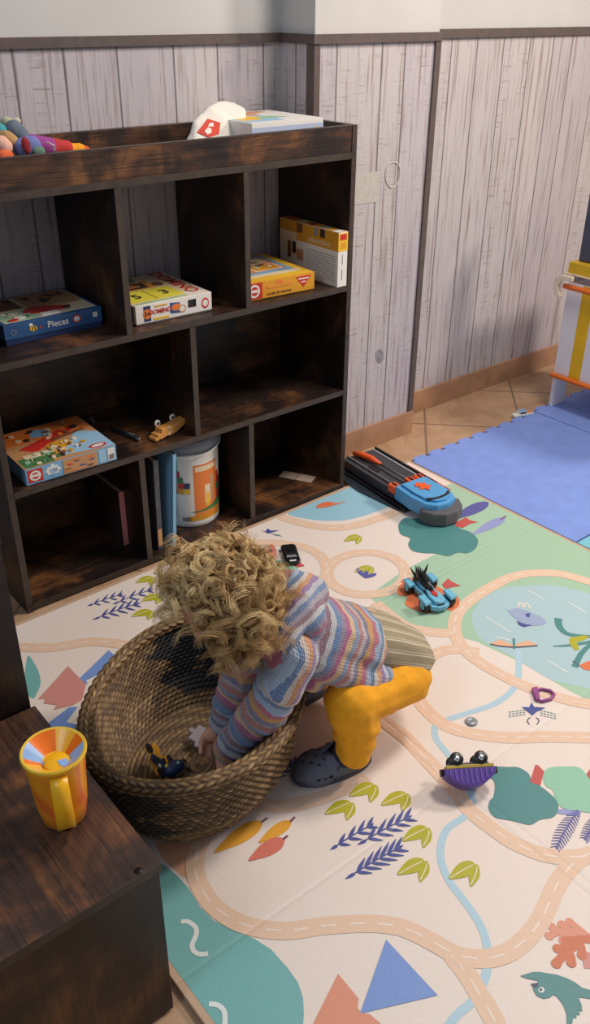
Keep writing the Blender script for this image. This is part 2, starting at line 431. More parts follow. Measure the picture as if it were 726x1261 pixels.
# areas
area([(453, 733), (500, 700), (542, 679), (545, 650), (548, 598), (562, 592), (740, 682), (760, 880), (700, 850), (640, 815), (587, 790), (560, 783), (545, 781), (500, 773), (478, 757)], 'green', 1, False)
area([(580, 762), (584, 750), (593, 737), (610, 727), (631, 722), (674, 720), (700, 724), (726, 731), (760, 745), (780, 860), (726, 848), (700, 842), (674, 835), (637, 812), (610, 797), (590, 785)], 'lake', 2)
area([(353, 631), (380, 639), (414, 641), (440, 637), (470, 627), (505, 612), (500, 596), (460, 592), (424, 600), (400, 608), (380, 618)], 'lake2', 2)
area([(198, 1062), (216, 1076), (232, 1093), (246, 1116), (263, 1133), (285, 1144), (312, 1155), (334, 1169), (353.5, 1191), (367, 1210), (373, 1229), (374, 1249), (370, 1300), (300, 1340), (150, 1330), (100, 1200), (120, 1060)], 'teal', 1, False)
area([(190, 1037), (245, 1037), (228, 1082), (200, 1058)], 'peach', 1, False)
area([(34, 808), (42, 816), (48, 828), (50, 841), (46, 852), (40, 860), (30, 845)], 'teal', 1)
area([(690, 1110), (740, 1080), (760, 1180), (726, 1190), (700, 1170)], 'cream', 1)
# roads and rivers
stroke([(638, 800), (638, 830), (631, 849), (609, 866), (578, 877), (550, 886), (537, 892), (536, 908), (550, 927), (565, 945), (577, 965), (581, 990), (573, 1004), (551, 1020), (543, 1039), (543, 1060), (553, 1085), (572, 1110), (587, 1132), (597, 1154), (600, 1176), (597, 1204), (582, 1232), (562, 1250), (545, 1272)], .013, 'river', 4)
road([(750, 724), (715, 713), (685, 706), (650, 706), (625, 712), (600, 725), (580, 738), (565, 752), (559, 768), (562, 785), (575, 803), (590, 815), (610, 827), (640, 842), (670, 853), (700, 862), (726, 867), (755, 871)])
road([(560, 779), (540, 779), (520, 776), (500, 771), (480, 757), (462, 742)], 5)
road([(451+48*math.cos(a), 706+26*math.sin(a)) for a in [2*PI*k/24 for k in range(25)]], 7)
road([(300, 668), (325, 668), (350, 669), (375, 674), (393, 683), (402, 697), (400, 712), (390, 735), (370, 752)], 5)
road([(335, 631), (360, 641), (398, 649), (430, 648), (460, 640), (492, 628), (520, 608)], 5)
road([(590, 803), (578, 801), (560, 799), (540, 803), (524, 815), (512, 835), (510, 850), (518, 866), (534, 883), (553, 895), (580, 903), (624, 908), (671, 907), (726, 908), (755, 908)], 5)
road([(430, 872), (465, 884), (484, 897), (499, 908), (515, 925), (534, 945), (556, 970), (578, 997), (603, 1018), (631, 1037), (662, 1050), (687, 1055), (726, 1054), (755, 1051)])
road([(730, 1050), (715, 1056), (699, 1070), (684, 1092), (673, 1117), (662, 1138), (646, 1157), (624, 1173), (600, 1180), (575, 1179), (556, 1173), (531, 1159), (500, 1144), (478, 1139), (448, 1137), (398, 1140), (349, 1146), (299, 1138), (264, 1116), (245, 1088), (240, 1064), (246, 1040), (265, 1010), (290, 992), (320, 990), (349, 993), (388, 984), (420, 972), (450, 955)], 7)
road([(556, 1176), (575, 1200), (590, 1225), (603, 1247), (610, 1262), (622, 1300)], 5)
road([(20, 798), (32, 797), (65, 797), (111, 790), (141, 792), (159, 795), (190, 805)])
for s_ in ([(222.7, 1135), (232, 1135), (241, 1142.6), (241, 1152), (236.5, 1163), (239, 1171.5), (247.5, 1175), (256, 1174)], [(257, 1236), (268, 1237.6), (276, 1246), (276.5, 1261), (272, 1274)]): stroke(s_, .0075, 'white', 6)
# triangles, mountains
area([(475, 1157), (538.5, 1225.5), (443, 1248)], 'blue', 9, False)
area([(416, 1199), (441.5, 1230), (440, 1241), (444.5, 1247), (455, 1249), (467, 1259), (480, 1275), (380, 1275), (388, 1255)], 'salmon', 8, False)
area([(47, 861), (83.6, 820), (106, 843), (101, 862), (90, 868), (66, 874), (70, 868), (54, 866), (56, 860)], 'pinkred', 9, False)
area([(133.6, 800.6), (143, 808), (120, 831), (106, 837.6), (108, 842), (92, 841)], 'blue', 8, False)
area([(85, 871), (96, 870), (82, 889), (97, 893), (92, 906), (50, 906), (56, 893)], 'blue', 8, False)
# leaf pairs
LP1 = [(0, .70), (.12, .40), (.32, .12), (.58, .0), (.80, .06), (.86, .28), (.70, .50), (.60, .60), (.30, .68)]
LP2 = [(.66, .52), (.80, .30), (.90, .12), (1.0, .30), (1.0, .62), (.86, .86), (.72, 1.0), (.66, .72)]
def leafpair(x, y, w, h):
    for L in (LP1, LP2): area([(x+a*w, y+b*h) for a, b in L], 'lime', 9)
    stroke([(x+.05*w, y+.66*h), (x+.4*w, y+.40*h), (x+.78*w, y+.16*h)], .0016, 'dash', 11); stroke([(x+.72*w, y+.92*h), (x+.88*w, y+.5*h), (x+.92*w, y+.24*h)], .0016, 'dash', 11)
for q in ((400, 985, 37, 25), (429.6, 963, 36, 25), (469, 974, 36, 25), (495, 1016, 36, 28), (489, 1056, 39, 30), (552, 1060, 38, 32), (423, 658, 22, 12), (436, 696, 24, 12), (167, 709, 25, 12), (174.5, 731, 25, 13), (162, 750, 28, 13)): leafpair(*q)
def leaf(a, b, w, col, l):                 # teardrop between two photo points, w in layout units
    a = Vector(at(*a, ZM)[:2]); b = Vector(at(*b, ZM)[:2]); d = b-a; n = Vector((-d.y, d.x)).normalized()
    P = [a+d*t+n*w*k for t, k in ((0, 0), (.25, .30), (.5, .5), (.78, .5), (.95, .25), (1, 0), (.95, -.25), (.78, -.5), (.5, -.5), (.25, -.30))]
    P = clip([tuple(v) for v in smooth_closed([tuple(v) for v in P], 3)])
    if P: mat.flat(P, lz(l), PM[col])
def sprig(a, b, n=6, col='navy', sz=1.0):
    A = Vector(a); B = Vector(b); d = B-A
    stroke([tuple(A), tuple(A+d*.5+Vector((0, -d.x*.02))), tuple(B)], .0024, col, 9); leaf(tuple(B), tuple(A+d*.84), .0075, col, 10); leaf(tuple(A), tuple(A+d*.16), .006, col, 10)
    L = d.length
    n = max(4, n-2)
    for k in range(n):
        t = .20+.66*k/(n-1); p = A+d*t; s_ = (L/62)*(.75+.5*math.sin(PI*t))*sz
        u = d.normalized()
        for an_, ln in ((-.55, 15), (.60, 14)):
            q2 = Vector((u.x*math.cos(an_)-u.y*math.sin(an_), u.x*math.sin(an_)+u.y*math.cos(an_))); leaf(tuple(p+q2*ln*s_), tuple(p), .0072*min(s_, .85), col, 10)
sprig((407, 1046), (460, 1014), 6); sprig((440.5, 1040), (507, 1004), 7); sprig((425.6, 1082), (496, 1041), 8); sprig((338, 962), (366, 935), 4)
sprig((108, 746), (152, 731), 6, 'navy', .75); sprig((139, 744), (189, 725), 6, 'navy', .75); sprig((114, 763), (173, 742), 7, 'navy', .75)
for a, b, w, c in (((263.5, 1050), (321.5, 1012), .030, 'yellow'), ((318, 1038), (357.7, 1011), .022, 'yellow'), ((305.6, 1060), (349, 1033), .028, 'coral')): leaf(a, b, w, c, 9)
for s_ in ([(321, 1013), (329, 1007)], [(357, 1012), (363, 1006)], [(348, 1034), (354, 1029)]): stroke(s_, .004, 'stem', 10)
leaf((557, 640), (600, 618), .040, 'purple', 8); leaf((580, 659), (621, 637), .030, 'lav', 8); stroke([(616, 640), (623, 635)], .004, 'stem', 10)
def local(pts, s_, ox, oy): return [(x/s_+ox, y/s_+oy) for x, y in pts]
area(local([(190, 140), (205, 135), (235, 118), (250, 130), (283, 137), (250, 145), (225, 160), (195, 155)], 3.212, 500, 600), 'red', 10, False)
area(local([(140, 385), (165, 360), (178, 372), (215, 390), (180, 395), (155, 402)], 3.212, 500, 600), 'red', 10, False)
area(local([(300, 205), (300, 180), (325, 157), (360, 160), (420, 150), (500, 155), (540, 195), (590, 215), (620, 245), (612, 280), (580, 300), (540, 298), (500, 312), (450, 302), (400, 300), (355, 290), (338, 265), (345, 240), (310, 225)], 3.3, 400, 590), 'bush', 9)
area([(489, 728), (494, 715), (506, 711.6), (520, 716), (545, 725), (562, 733), (565, 744.6), (555, 752), (545, 749), (530, 755), (516, 753), (499, 744.6), (501, 735), (491, 733)], 'orange', 9)
area(local([(285, 225), (320, 205), (400, 207), (440, 208), (480, 230), (500, 265), (540, 290), (590, 335), (600, 375), (580, 405), (530, 415), (490, 435), (440, 425), (410, 418), (350, 405), (325, 370), (330, 340), (345, 320), (345, 260)], 3.212, 500, 880), 'bush', 9)
area(local([(540, 240), (560, 212), (610, 205), (680, 208), (710, 235), (726, 255), (790, 300), (790, 385), (726, 388), (680, 380), (620, 370), (590, 340), (580, 300), (550, 280)], 3.212, 500, 880), 'mint', 8)
area(local([(590, 372), (700, 378), (680, 400), (600, 392)], 3.212, 500, 880), 'lav', 7, False)
area(local([(488, 265), (500, 230), (510, 198), (520, 200), (545, 225), (540, 240), (530, 280), (510, 275)], 3.212, 500, 880), 'red', 10, False)
area(local([(712, 235), (726, 215), (745, 240), (730, 262)], 3.212, 500, 880), 'red', 10, False)
def fern(a, b, w, col='purple'):
    A = Vector(a); B = Vector(b); d = B-A; n = Vector((-d.y, d.x)).normalized()
    stroke([tuple(A), tuple(A+d*.5+n*1.5), tuple(B)], .0022, col, 9)
    for k in range(15):
        t = k/15; p = A+d*t+n*1.5*math.sin(PI*t); q = w*math.sin(PI*(.12+.8*t))**.6
        for sg in (1, -1): stroke([tuple(p), tuple(p+n*sg*q*.55+d*.05), tuple(p+n*sg*q+d*.10)], .0026, col, 9, .0012)
fern((711, 998), (684, 1045), 11); fern((745, 1000), (719, 1034), 10)
# oak leaf, bird, whale and friends
for p_ in ([(703, 388), (600, 395), (530, 470), (420, 580), (370, 640)], [(530, 470), (450, 480), (385, 485)], [(480, 500), (520, 560), (525, 630)], [(600, 400), (625, 470), (635, 555)], [(590, 400), (520, 395), (470, 405)]):
    stroke(local(p_, 8.35, 640, 1110), .013, 'rust', 8, None, True)
for p_ in ([(690, 360), (610, 290), (510, 210)], [(640, 320), (520, 320), (400, 310), (300, 355)], [(520, 310), (430, 235)], [(430, 320), (330, 262)], [(480, 330), (440, 400)]):
    stroke(local(p_, 8.35, 640, 1110), .012, 'salmon', 7, None, True)
stroke(local([(700, 520), (690, 600), (705, 690)], 8.35, 640, 1110), .014, 'pinkred', 7)
area(local([(0, 765), (130, 725), (200, 725), (380, 755), (480, 790), (560, 830), (640, 890), (718, 910), (850, 930), (850, 1020), (620, 985), (600, 990), (630, 1060), (640, 1130), (600, 1120), (615, 1170), (580, 1160), (578, 1200), (550, 1190), (520, 1300), (480, 1300), (475, 1150), (440, 1060), (380, 980), (340, 960), (300, 990), (240, 1000), (170, 970), (130, 900), (180, 850), (180, 815), (60, 790)], 8.35, 640, 1110), 'bush', 9, False)
area(local([(108, 848), (180, 838), (186, 880), (140, 890)], 8.35, 640, 1110), 'dark', 11, False)
def disc(cx, cy, rx, ry, col, l): area([(cx+rx*math.cos(a), cy+ry*math.sin(a)) for a in [2*PI*k/14 for k in range(14)]], col, l, False)
disc(640+218/8.35, 1110+912/8.35, 3.8, 3.4, 'white', 11); disc(640+212/8.35, 1110+910/8.35, 1.9, 1.8, 'dark', 12)
A1 = (3.212, 500, 600)
area(local([(385, 475), (405, 486), (440, 478), (500, 498), (550, 525), (543, 542), (490, 548), (450, 530), (420, 510), (405, 492)], *A1), 'whale', 8)
area(local([(435, 528), (465, 540), (500, 545), (465, 553), (445, 545)], *A1), 'navy', 9, False); area(local([(470, 500), (490, 498), (486, 515), (473, 512)], *A1), 'navy', 9, False)
for q in ([(440, 475), (450, 455), (462, 475)], [(462, 475), (475, 458), (490, 480)]): stroke(local(q, *A1), .004, 'cream', 8)
for q in ([(478, 405), (545, 443)], [(640, 455), (712, 495)], [(313, 513), (412, 573)], [(560, 685), (642, 735)], [(350, 590), (410, 605)]): stroke(local(q, *A1), .0035, 'white', 6)
area(local([(330, 618), (370, 602), (420, 622), (425, 632), (370, 630)], *A1), 'peach', 8, False); area(local([(520, 625), (480, 605), (428, 622), (430, 632), (480, 632)], *A1), 'peach', 8, False)
stroke(local([(332, 620), (370, 628), (425, 632), (470, 630), (518, 626)], *A1), .004, 'dark', 9); stroke(local([(425, 598), (426, 638)], *A1), .005, 'bush', 10)
area(local([(455, 868), (485, 870), (494, 850), (505, 868), (550, 872), (515, 888), (498, 903), (478, 886)], *A1), 'navy', 8, False)
for k in range(5):
    for j in range(3):
        stroke(local([(405+14*k, 890+9*j-k*2), (414+14*k, 887+9*j-k*2)], *A1), .002, 'bush', 8); stroke(local([(530+13*k, 882+9*j+k*3), (539+13*k, 885+9*j+k*3)], *A1), .002, 'bush', 8)
stroke(local([(490, 910), (478, 922), (486, 938)], *A1), .002, 'dark', 8); stroke(local([(512, 910), (524, 922), (516, 938)], *A1), .002, 'dark', 8)
stroke(local([(600, 518), (605, 550), (640, 580), (726, 590), (800, 590)], *A1), .018, 'bush', 8, .008)
stroke(local([(665, 710), (690, 660), (726, 625), (800, 590)], *A1), .014, 'bush', 8, .008); stroke(local([(580, 628), (640, 625), (740, 610)], *A1), .003, 'bush', 7, .012)
area(local([(645, 595), (700, 585), (726, 590), (700, 605), (672, 612), (685, 640), (668, 646), (645, 620)], *A1), 'lime', 9, False)
area(local([(682, 705), (715, 688), (760, 685), (760, 722), (726, 725), (700, 720)], *A1), 'orange', 9, False); stroke(local([(658, 686), (684, 708)], *A1), .0025, 'dark', 9)
area([(389, 623), (396, 619), (405, 617.5), (413, 619.5), (427, 617), (413, 621.5), (401, 624.6), (390, 625.5)], 'orange', 9, False)
area(local([(0, 20), (60, 40), (85, 5), (120, 30), (215, 25), (130, 52), (95, 62)], 9.075, 320, 650), 'navy', 9, False)
for k in range(4): stroke(local([(130+25*k, 60+5*k), (180+20*k, 85+3*k)], 9.075, 320, 650), .002, 'bush', 8)
disc(341, 704, 27, 14, 'mint', 8)
for k in range(7):                          # scribbled purple plant beside the black car
    a = -.2+k*.55; stroke([(351, 683), (351+9*math.cos(a), 683-9*math.sin(a))], .003, 'purple', 8)
area(local([(375, 392), (440, 380), (500, 425), (420, 440), (380, 430)], 9.075, 320, 650), 'red', 9, False)
disc(334, 680, 6, 10, 'coral', 9); disc(333, 678, 2.5, 2, 'dark', 11)
for k in range(5): leaf((450, 712), (439+6*k, 700+3*(k % 2)+k*1.5), .012, 'purple', 10)
tag(mat.build('play_mat'), 'large cream and green printed play mat with roads, lakes, leaves and animals', 'play mat')

# ================================================================== FOAM TILES
def foam(name, pts, col, label, teeth_edge=None, z=ZM*.9):
    P = []
    for i in range(len(pts)):
        a = Vector(pts[i]); b = Vector(pts[(i+1) % len(pts)]); P.append(tuple(a))
        if teeth_edge and i in teeth_edge:
            d = b-a; n = Vector((-d.y, d.x)).normalized(); k = max(2, int(d.length/.065))
            for j in range(k):
                t0 = (j+.10)/k; t1 = (j+.9)/k
                for t, h in ((t0, 0), (t0-.10/k, .011), (t0+.10/k, .017), (t1-.25/k, .017), (t1-.05/k, .009), (t1-.14/k, 0)): P.append(tuple(a+d*t+n*h*-teeth_edge[i]))
    mb = MB(); mb.prism(P, .0006, z, M(name+' '+label[:5], col, .7, .06, 20, .25), None, .0015); return tag(mb.build(name), label, 'foam tile', 'interlocking foam floor tiles')
foam('foam_floor_tile', [(.279, -.012), (.279, -.62), (.90, -.62), (.90, -.012)], (124, 150, 220), 'blue foam puzzle floor tile beside the green corner of the play mat', {3: 1})
foam('foam_floor_tile', [(.905, .0), (.905, -.62), (1.60, -.62), (1.60, .0)], (120, 146, 216), 'blue foam puzzle floor tile under the striped toy stand', {3: 1})
foam('foam_floor_tile', [(.279, -.626), (.279, -1.25), (.90, -1.25), (.90, -.626)], (120, 190, 208), 'turquoise foam floor tile at the right edge of the picture')

# ================================================================== BIG CUBBY SHELF
t_ = .0157; H = 1.0038; Z1, Z2, Z3 = .3204, .6147, .9425; D = YB-.006
sh = thing('cubby_bookshelf', 'tall dark rustic wooden cubby bookshelf with eight open compartments and tray top', 'bookshelf', (-.5, .14, 0))
def board(name, lo, hi, mt, edgeY=True, par=sh):
    mb = MB(); mb.box(lo, hi, mt, None, .0009)
    if edgeY: mb.box((lo[0]+.0004, lo[1]-.0006, lo[2]+.0004), (hi[0]-.0004, lo[1]+.0006, hi[2]-.0004), EDGE)
    return mb.build(name, par)
board('side_panel', (-1, 0, 0), (-1+t_, D, H), WZ); board('side_panel', (-t_, 0, 0), (0, D, H), WZ)
a_ = (1-4*t_)/3; d1 = -1+t_+a_; d2 = d1+t_+a_; mdl = -.5-t_/2
board('shelf_board', (-1+t_, 0, Z3-t_), (-t_, D, Z3), WX); board('shelf_board', (-1+t_, 0, Z2-t_), (-t_, D, Z2), WX)
board('shelf_board', (-1+t_, 0, Z1-t_), (-t_, D, Z1), WX); board('bottom_board', (-1+t_, 0, .006), (-t_, D, .006+t_), WX)
mb = MB(); mb.box((-1+t_, .001, Z3), (-t_, .0155, H-.001), WX, None, .0009); mb.box((-1+t_, .0005, H-.0012), (-t_, .016, H), EDGE); mb.build('tray_rail', sh)
mb = MB(); mb.box((-1+t_, D-.0155, Z3), (-t_, D, H-.001), WX, None, .0009); mb.build('tray_rail', sh)
for x in (d1, d2):
    board('divider', (x, 0, Z2), (x+t_, D, Z3-t_), WZ); board('divider', (x, 0, .006+t_), (x+t_, D, Z1-t_), WZ)
board('divider', (mdl, 0, Z1), (mdl+t_, D, Z2-t_), WZ)
mb = MB(); mb.box((-1+t_, D-.006, Z1), (-t_, D-.002, Z2-t_), WX); mb.build('back_panel', sh)
mb = MB(); mb.box((-1+t_, D-.006, .006+t_), (-t_, D-.002, .22), WX); mb.build('back_panel', sh)
SCREW = M('black screw', (28, 22, 20), .4, .1, 40, 0, .5)

# ================================================================== STEPPED UNIT IN THE FOREGROUND
BX, BY0, BY1, BZ = -1.240, -1.029, -.66, .320
lo = thing('storage_cube', 'low brown rustic wooden storage cube carrying the orange drinking cup', 'storage unit', (-1.45, -.85, 0))
mb = MB(); mb.box((-1.70, BY0, BZ-t_), (BX, BY1-.001, BZ), WY, None, .001); mb.box((-1.70, BY0-.0005, BZ-t_+.0004), (BX, BY0+.0005, BZ-.0004), EDGE); tp = mb.build('top_board', lo)
for q in ((192, 1066), (33, 898)):
    c = at(170, 1072, BZ) if q[0] > 100 else at(34, 912, BZ); mb = MB(); mb.cyl((c.x, c.y, BZ-.001), (c.x, c.y, BZ+.0006), .0055, SCREW); mb.build('screw', tp)
mb = MB(); mb.box((-1.70, BY0+.004, .006), (BX-.002, BY0+.004+t_, BZ-t_), WZ, None, .001); mb.build('front_panel', lo)
mb = MB(); mb.box((BX-.002-t_, BY0+.020, 0), (BX-.002, BY1-.002, BZ-t_), WZ, None, .001); mb.build('side_panel', lo)
mb = MB(); mb.box((-1.70, BY0+.020, 0), (-1.70+t_, BY1-.002, BZ-t_), WZ, None, .001); mb.build('side_panel', lo)
mb = MB(); mb.box((-1.68, BY1-.002-t_, 0), (BX-.02, BY1-.002, BZ-t_), WZ, None, .001); mb.build('back_panel', lo)
hi = thing('storage_cabinet', 'taller dark wooden cabinet at left edge, behind the low cube with the cup', 'storage unit', (-1.45, -.5, 0))
HZ = .628
mb = MB(); mb.box((-1.70, BY1+.001, HZ-t_), (BX-.003, BY1+.32, HZ), WX, None, .001); mb.build('top_board', hi)
mb = MB(); mb.box((-1.70, BY1+.003, .0), (BX-.005, BY1+.003+t_, HZ-t_), WZ, None, .001); mb.build('front_panel', hi)
mb = MB(); mb.box((BX-.005-t_, BY1+.02, 0), (BX-.005, BY1+.318, HZ-t_), WZ, None, .001); mb.build('side_panel', hi)
mb = MB(); mb.box((-1.70, BY1+.02, 0), (-1.70+t_, BY1+.318, HZ-t_), WZ, None, .001); mb.build('side_panel', hi)
# ================================================================== WOVEN BASKET
def attr_mat(name, build):
    n = NT(name); build(n); return n.m
def _seagrass(n):
    tone = n.add('Attribute', attribute_name='tone').outputs['Fac']; dye = n.add('Attribute', attribute_name='dye').outputs['Fac']
    v = n.coords((1, 1, 1)); fib = n.noise(n.coords((1, 1, 3)), 260, 3, .7)
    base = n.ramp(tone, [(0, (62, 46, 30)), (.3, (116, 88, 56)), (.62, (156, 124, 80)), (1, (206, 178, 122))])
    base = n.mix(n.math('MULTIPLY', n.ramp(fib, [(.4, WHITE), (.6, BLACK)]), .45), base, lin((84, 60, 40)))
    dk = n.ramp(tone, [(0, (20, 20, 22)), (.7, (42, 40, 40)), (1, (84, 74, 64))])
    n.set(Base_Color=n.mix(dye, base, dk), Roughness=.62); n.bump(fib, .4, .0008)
SEAG = attr_mat('woven seagrass', _seagrass)
BCX, BCY, BA, BB, BTH, BH = -.956, -.663, .234, .184, .566, .2
def bas(th, t, off=0.0):
    k = .745+.17*min(1, t/.35)**.8+.09*max(0, t-.2)/.8 if t < 1 else 1.0
    k = min(k, 1.0)
    a, b = BA*k+off, BB*k+off; x, y = a*math.cos(th), b*math.sin(th); c, s_ = math.cos(BTH), math.sin(BTH)
    sag = .010*math.cos(2*(th-.4))*t-.008*t
    return BCX+x*c-y*s_, BCY+x*s_+y*c, .013+(BH-.018)*t+sag
basket = thing('woven_basket', 'large oval woven seagrass toy basket with black dyed patches, standing on the mat', 'basket', (BCX, BCY, ZM))
def weave(name, inner, rows=22, nst=86, mats=(SEAG,)):
    NTH = nst*7; NV = rows*7; vs = []; tone = []; dye = []
    rnd = [[random.random() for _ in range(nst+1)] for _ in range(rows+1)]
    sg = -1 if inner else 1
    for j in range(NV+1):
        t = j/NV; rw = min(int(j/7), rows-1); fr = j/7-rw
        for i in range(NTH):
            u = i/NTH*nst; uu_ = u + (fr-.5)*(.9 if rw % 2 == 0 else .9) + .5*(rw % 2)
            st = int(math.floor(uu_)) % nst; fu = uu_-math.floor(uu_)
            th = 2*PI*i/NTH
            h = (abs(math.sin(PI*fu))**.6)*(math.sin(PI*min(max(fr, .02), .98))**.7)
            off = -.007 if inner else 0
            x, y, z = bas(th, t, off+sg*.0062*h); vs.append((x, y, z))
            r_ = rnd[rw][st]; tone.append(-.05+1.0*(.30+.70*r_)*h + .12*math.sin(fu*23+r_*9))  # tone drops between stitches: shade of the gaps put into the colour
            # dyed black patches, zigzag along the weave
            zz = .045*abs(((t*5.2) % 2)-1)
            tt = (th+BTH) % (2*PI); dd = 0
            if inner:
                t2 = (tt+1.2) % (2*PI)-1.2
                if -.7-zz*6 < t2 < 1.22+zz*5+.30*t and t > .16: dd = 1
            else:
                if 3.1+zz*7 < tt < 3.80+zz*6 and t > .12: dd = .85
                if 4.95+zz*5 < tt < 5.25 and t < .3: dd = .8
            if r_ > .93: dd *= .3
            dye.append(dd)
    fs = []
    for j in range(NV):
        for i in range(NTH):
            a = j*NTH+i; b_ = j*NTH+(i+1) % NTH; q = (a, b_, b_+NTH, a+NTH); fs.append(q if not inner else q[::-1])
    me = bpy.data.meshes.new(name); me.from_pydata(vs, [], fs); attr(me, 'tone', tone); attr(me, 'dye', dye)
    return mesh_obj(name, me, mats, basket)
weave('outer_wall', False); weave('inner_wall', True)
# coiled bottom
vs = []; fs = []; tone = []; NT_, NR = 300, 90
for j in range(NR+1):
    k = j/NR
    for i in range(NT_):
        th = 2*PI*i/NT_; u = j/6.0; fr = u-math.floor(u); st = (i/NT_*70*max(k, .15)+.5*math.floor(u)); fu = st-math.floor(st)
        x, y, _ = bas(th, 0, 0); z = ZM+.004+.0035*math.sin(PI*fr)**.6*math.sin(PI*fu)**.5
        vs.append((BCX+(x-BCX)*k*.995, BCY+(y-BCY)*k*.995, z)); tone.append(.15+.6*math.sin(PI*fr)*(.5+.5*math.sin(math.floor(st)*7.3+math.floor(u)*3.1)))  # coil gaps darkened in the tone, as shade would
for j in range(NR):
    for i in range(NT_):
        a = j*NT_+i; b_ = j*NT_+(i+1) % NT_; fs.append((a, b_, b_+NT_, a+NT_))
me = bpy.data.meshes.new('coiled_bottom'); me.from_pydata(vs, [], fs); attr(me, 'tone', tone); attr(me, 'dye', [0]*len(vs))
mesh_obj('coiled_bottom', me, [SEAG], basket)
# plaited lip rolled over the top edge
vs = []; fs = []; tone = []; dye = []
NS = 900; NC = 40; ROWS = 8; NB_ = 74
rnd = [[random.random() for _ in range(NB_+1)] for _ in range(ROWS)]
for i in range(NS):
    th = 2*PI*i/NS; x, y, z = bas(th, 1, -.003); x2, y2, _ = bas(th, 1, .007); n_ = Vector((x2-x, y2-y, 0)).normalized()
    for k in range(NC):
        g = k/NC*ROWS; rw = int(g) % ROWS; fr = g-int(g); u = i/NS*NB_ + (.8 if rw % 2 else -.8)*(fr-.5) + .5*(rw % 2)
        st = int(math.floor(u)) % NB_; fu = u-math.floor(u); h = abs(math.sin(PI*fu))**.6*abs(math.sin(PI*min(max(fr, .03), .97)))**.6
        R = .0105+.0042*h; a = 2*PI*k/NC
        vs.append(tuple(Vector((x, y, z-.002)) + n_*math.cos(a)*R*1.0 + Vector((0, 0, 1))*math.sin(a)*R*1.0)); r_ = rnd[rw][st]
        tone.append(.05+.95*(.40+.60*r_)*h); dye.append(.5 if 3.2 < (th+BTH) % (2*PI) < 4.2 and r_ > .6 else 0)  # shade between the plaits put into the tone
for i in range(NS):
    for k in range(NC): a, b_ = i*NC+k, i*NC+(k+1) % NC; c_, d_ = ((i+1) % NS)*NC+(k+1) % NC, ((i+1) % NS)*NC+k; fs.append((a, d_, c_, b_))
me = bpy.data.meshes.new('plaited_rim'); me.from_pydata(vs, [], fs); attr(me, 'tone', tone); attr(me, 'dye', dye)
mesh_obj('plaited_rim', me, [SEAG], basket)

# ================================================================== CHILD
SKIN = NT('skin'); SKIN.set(Base_Color=SKIN.mix(SKIN.noise(SKIN.coords(), 60), lin((222, 160, 136)), lin((232, 176, 150))), Roughness=.5)
SKIN.b.inputs['Subsurface Weight'].default_value = .12; SKIN.b.inputs['Subsurface Radius'].default_value = (.01, .004, .002); SKIN = SKIN.m
PANTS = M('mustard yellow cotton', (238, 164, 18), .85, .08, 90, .35)
SHOE = M('slate blue foam clog', (90, 96, 112), .6, .10, 90, .1)
SOLE = M('dark slate sole', (58, 64, 78), .7, .1, 60)
SOCK = M('dark sock', (42, 46, 60), .9, .1, 160, .4)
NAVY = M('dark hole', (24, 28, 38), .8, .1)
def _knit(n):
    u = n.add('Attribute', attribute_name='u').outputs['Fac']; v = n.add('Attribute', attribute_name='v').outputs['Fac']
    co = n.coords()
    wob = n.noise(co, 18, 3, .6); uw = n.math('ADD', u, n.math('MULTIPLY', n.math('SUBTRACT', wob, .5), .024))
    cols = [(112, 138, 178), (196, 196, 204), (152, 118, 168), (214, 150, 96), (214, 200, 188), (96, 128, 170), (166, 186, 208), (196, 104, 126),
            (214, 156, 82), (126, 122, 150), (198, 186, 190), (192, 122, 112), (142, 158, 190), (226, 190, 146), (188, 96, 140), (150, 136, 162), (104, 140, 184), (206, 206, 210), (148, 116, 128), (172, 164, 178)]
    N = len(cols); f = n.math('FRACT', n.math('MULTIPLY', uw, 1/(N*.0108)))
    st = []
    for i, c in enumerate(cols): st.append((i/N, c))
    base = n.ramp(f, st, 'CONSTANT')
    stv = n.math('SINE', n.math('MULTIPLY', v, 2*PI/.0042)); stu = n.math('SINE', n.math('ADD', n.math('MULTIPLY', u, 2*PI/.0040), n.math('MULTIPLY', n.math('ABSOLUTE', stv), 1.6)))
    heath = n.noise(co, 330, 3, .8)
    base = n.mix(n.math('MULTIPLY', n.ramp(heath, [(.5, BLACK), (.68, WHITE)]), .5), base, lin((206, 200, 206)))
    base = n.mix(n.math('MULTIPLY', n.ramp(heath, [(.3, WHITE), (.46, BLACK)]), .4), base, lin((84, 84, 108)))
    n.set(Base_Color=base, Roughness=.95); n.b.inputs['Sheen Weight'].default_value = .3
    n.bump(n.math('ADD', n.math('MULTIPLY', stu, .5), n.math('MULTIPLY', stv, .35)), .75, .0016)
KNIT = attr_mat('striped space-dyed knit', _knit)
def _shirt(n):
    u = n.add('Attribute', attribute_name='u').outputs['Fac']
    f = n.math('FRACT', n.math('MULTIPLY', u, 1/.021)); a = n.ramp(f, [(0, WHITE), (.09, WHITE), (.13, BLACK), (.22, BLACK), (.24, (.7, .7, .7, 1)), (.30, (.7, .7, .7, 1)), (.33, BLACK), (1, BLACK)])
    n.set(Base_Color=n.mix(a, lin((150, 138, 112)), lin((204, 194, 170))), Roughness=.9); n.bump(n.noise(n.coords(), 500), .2, .0006)
SHIRT = attr_mat('sand striped cotton', _shirt)
V = Vector
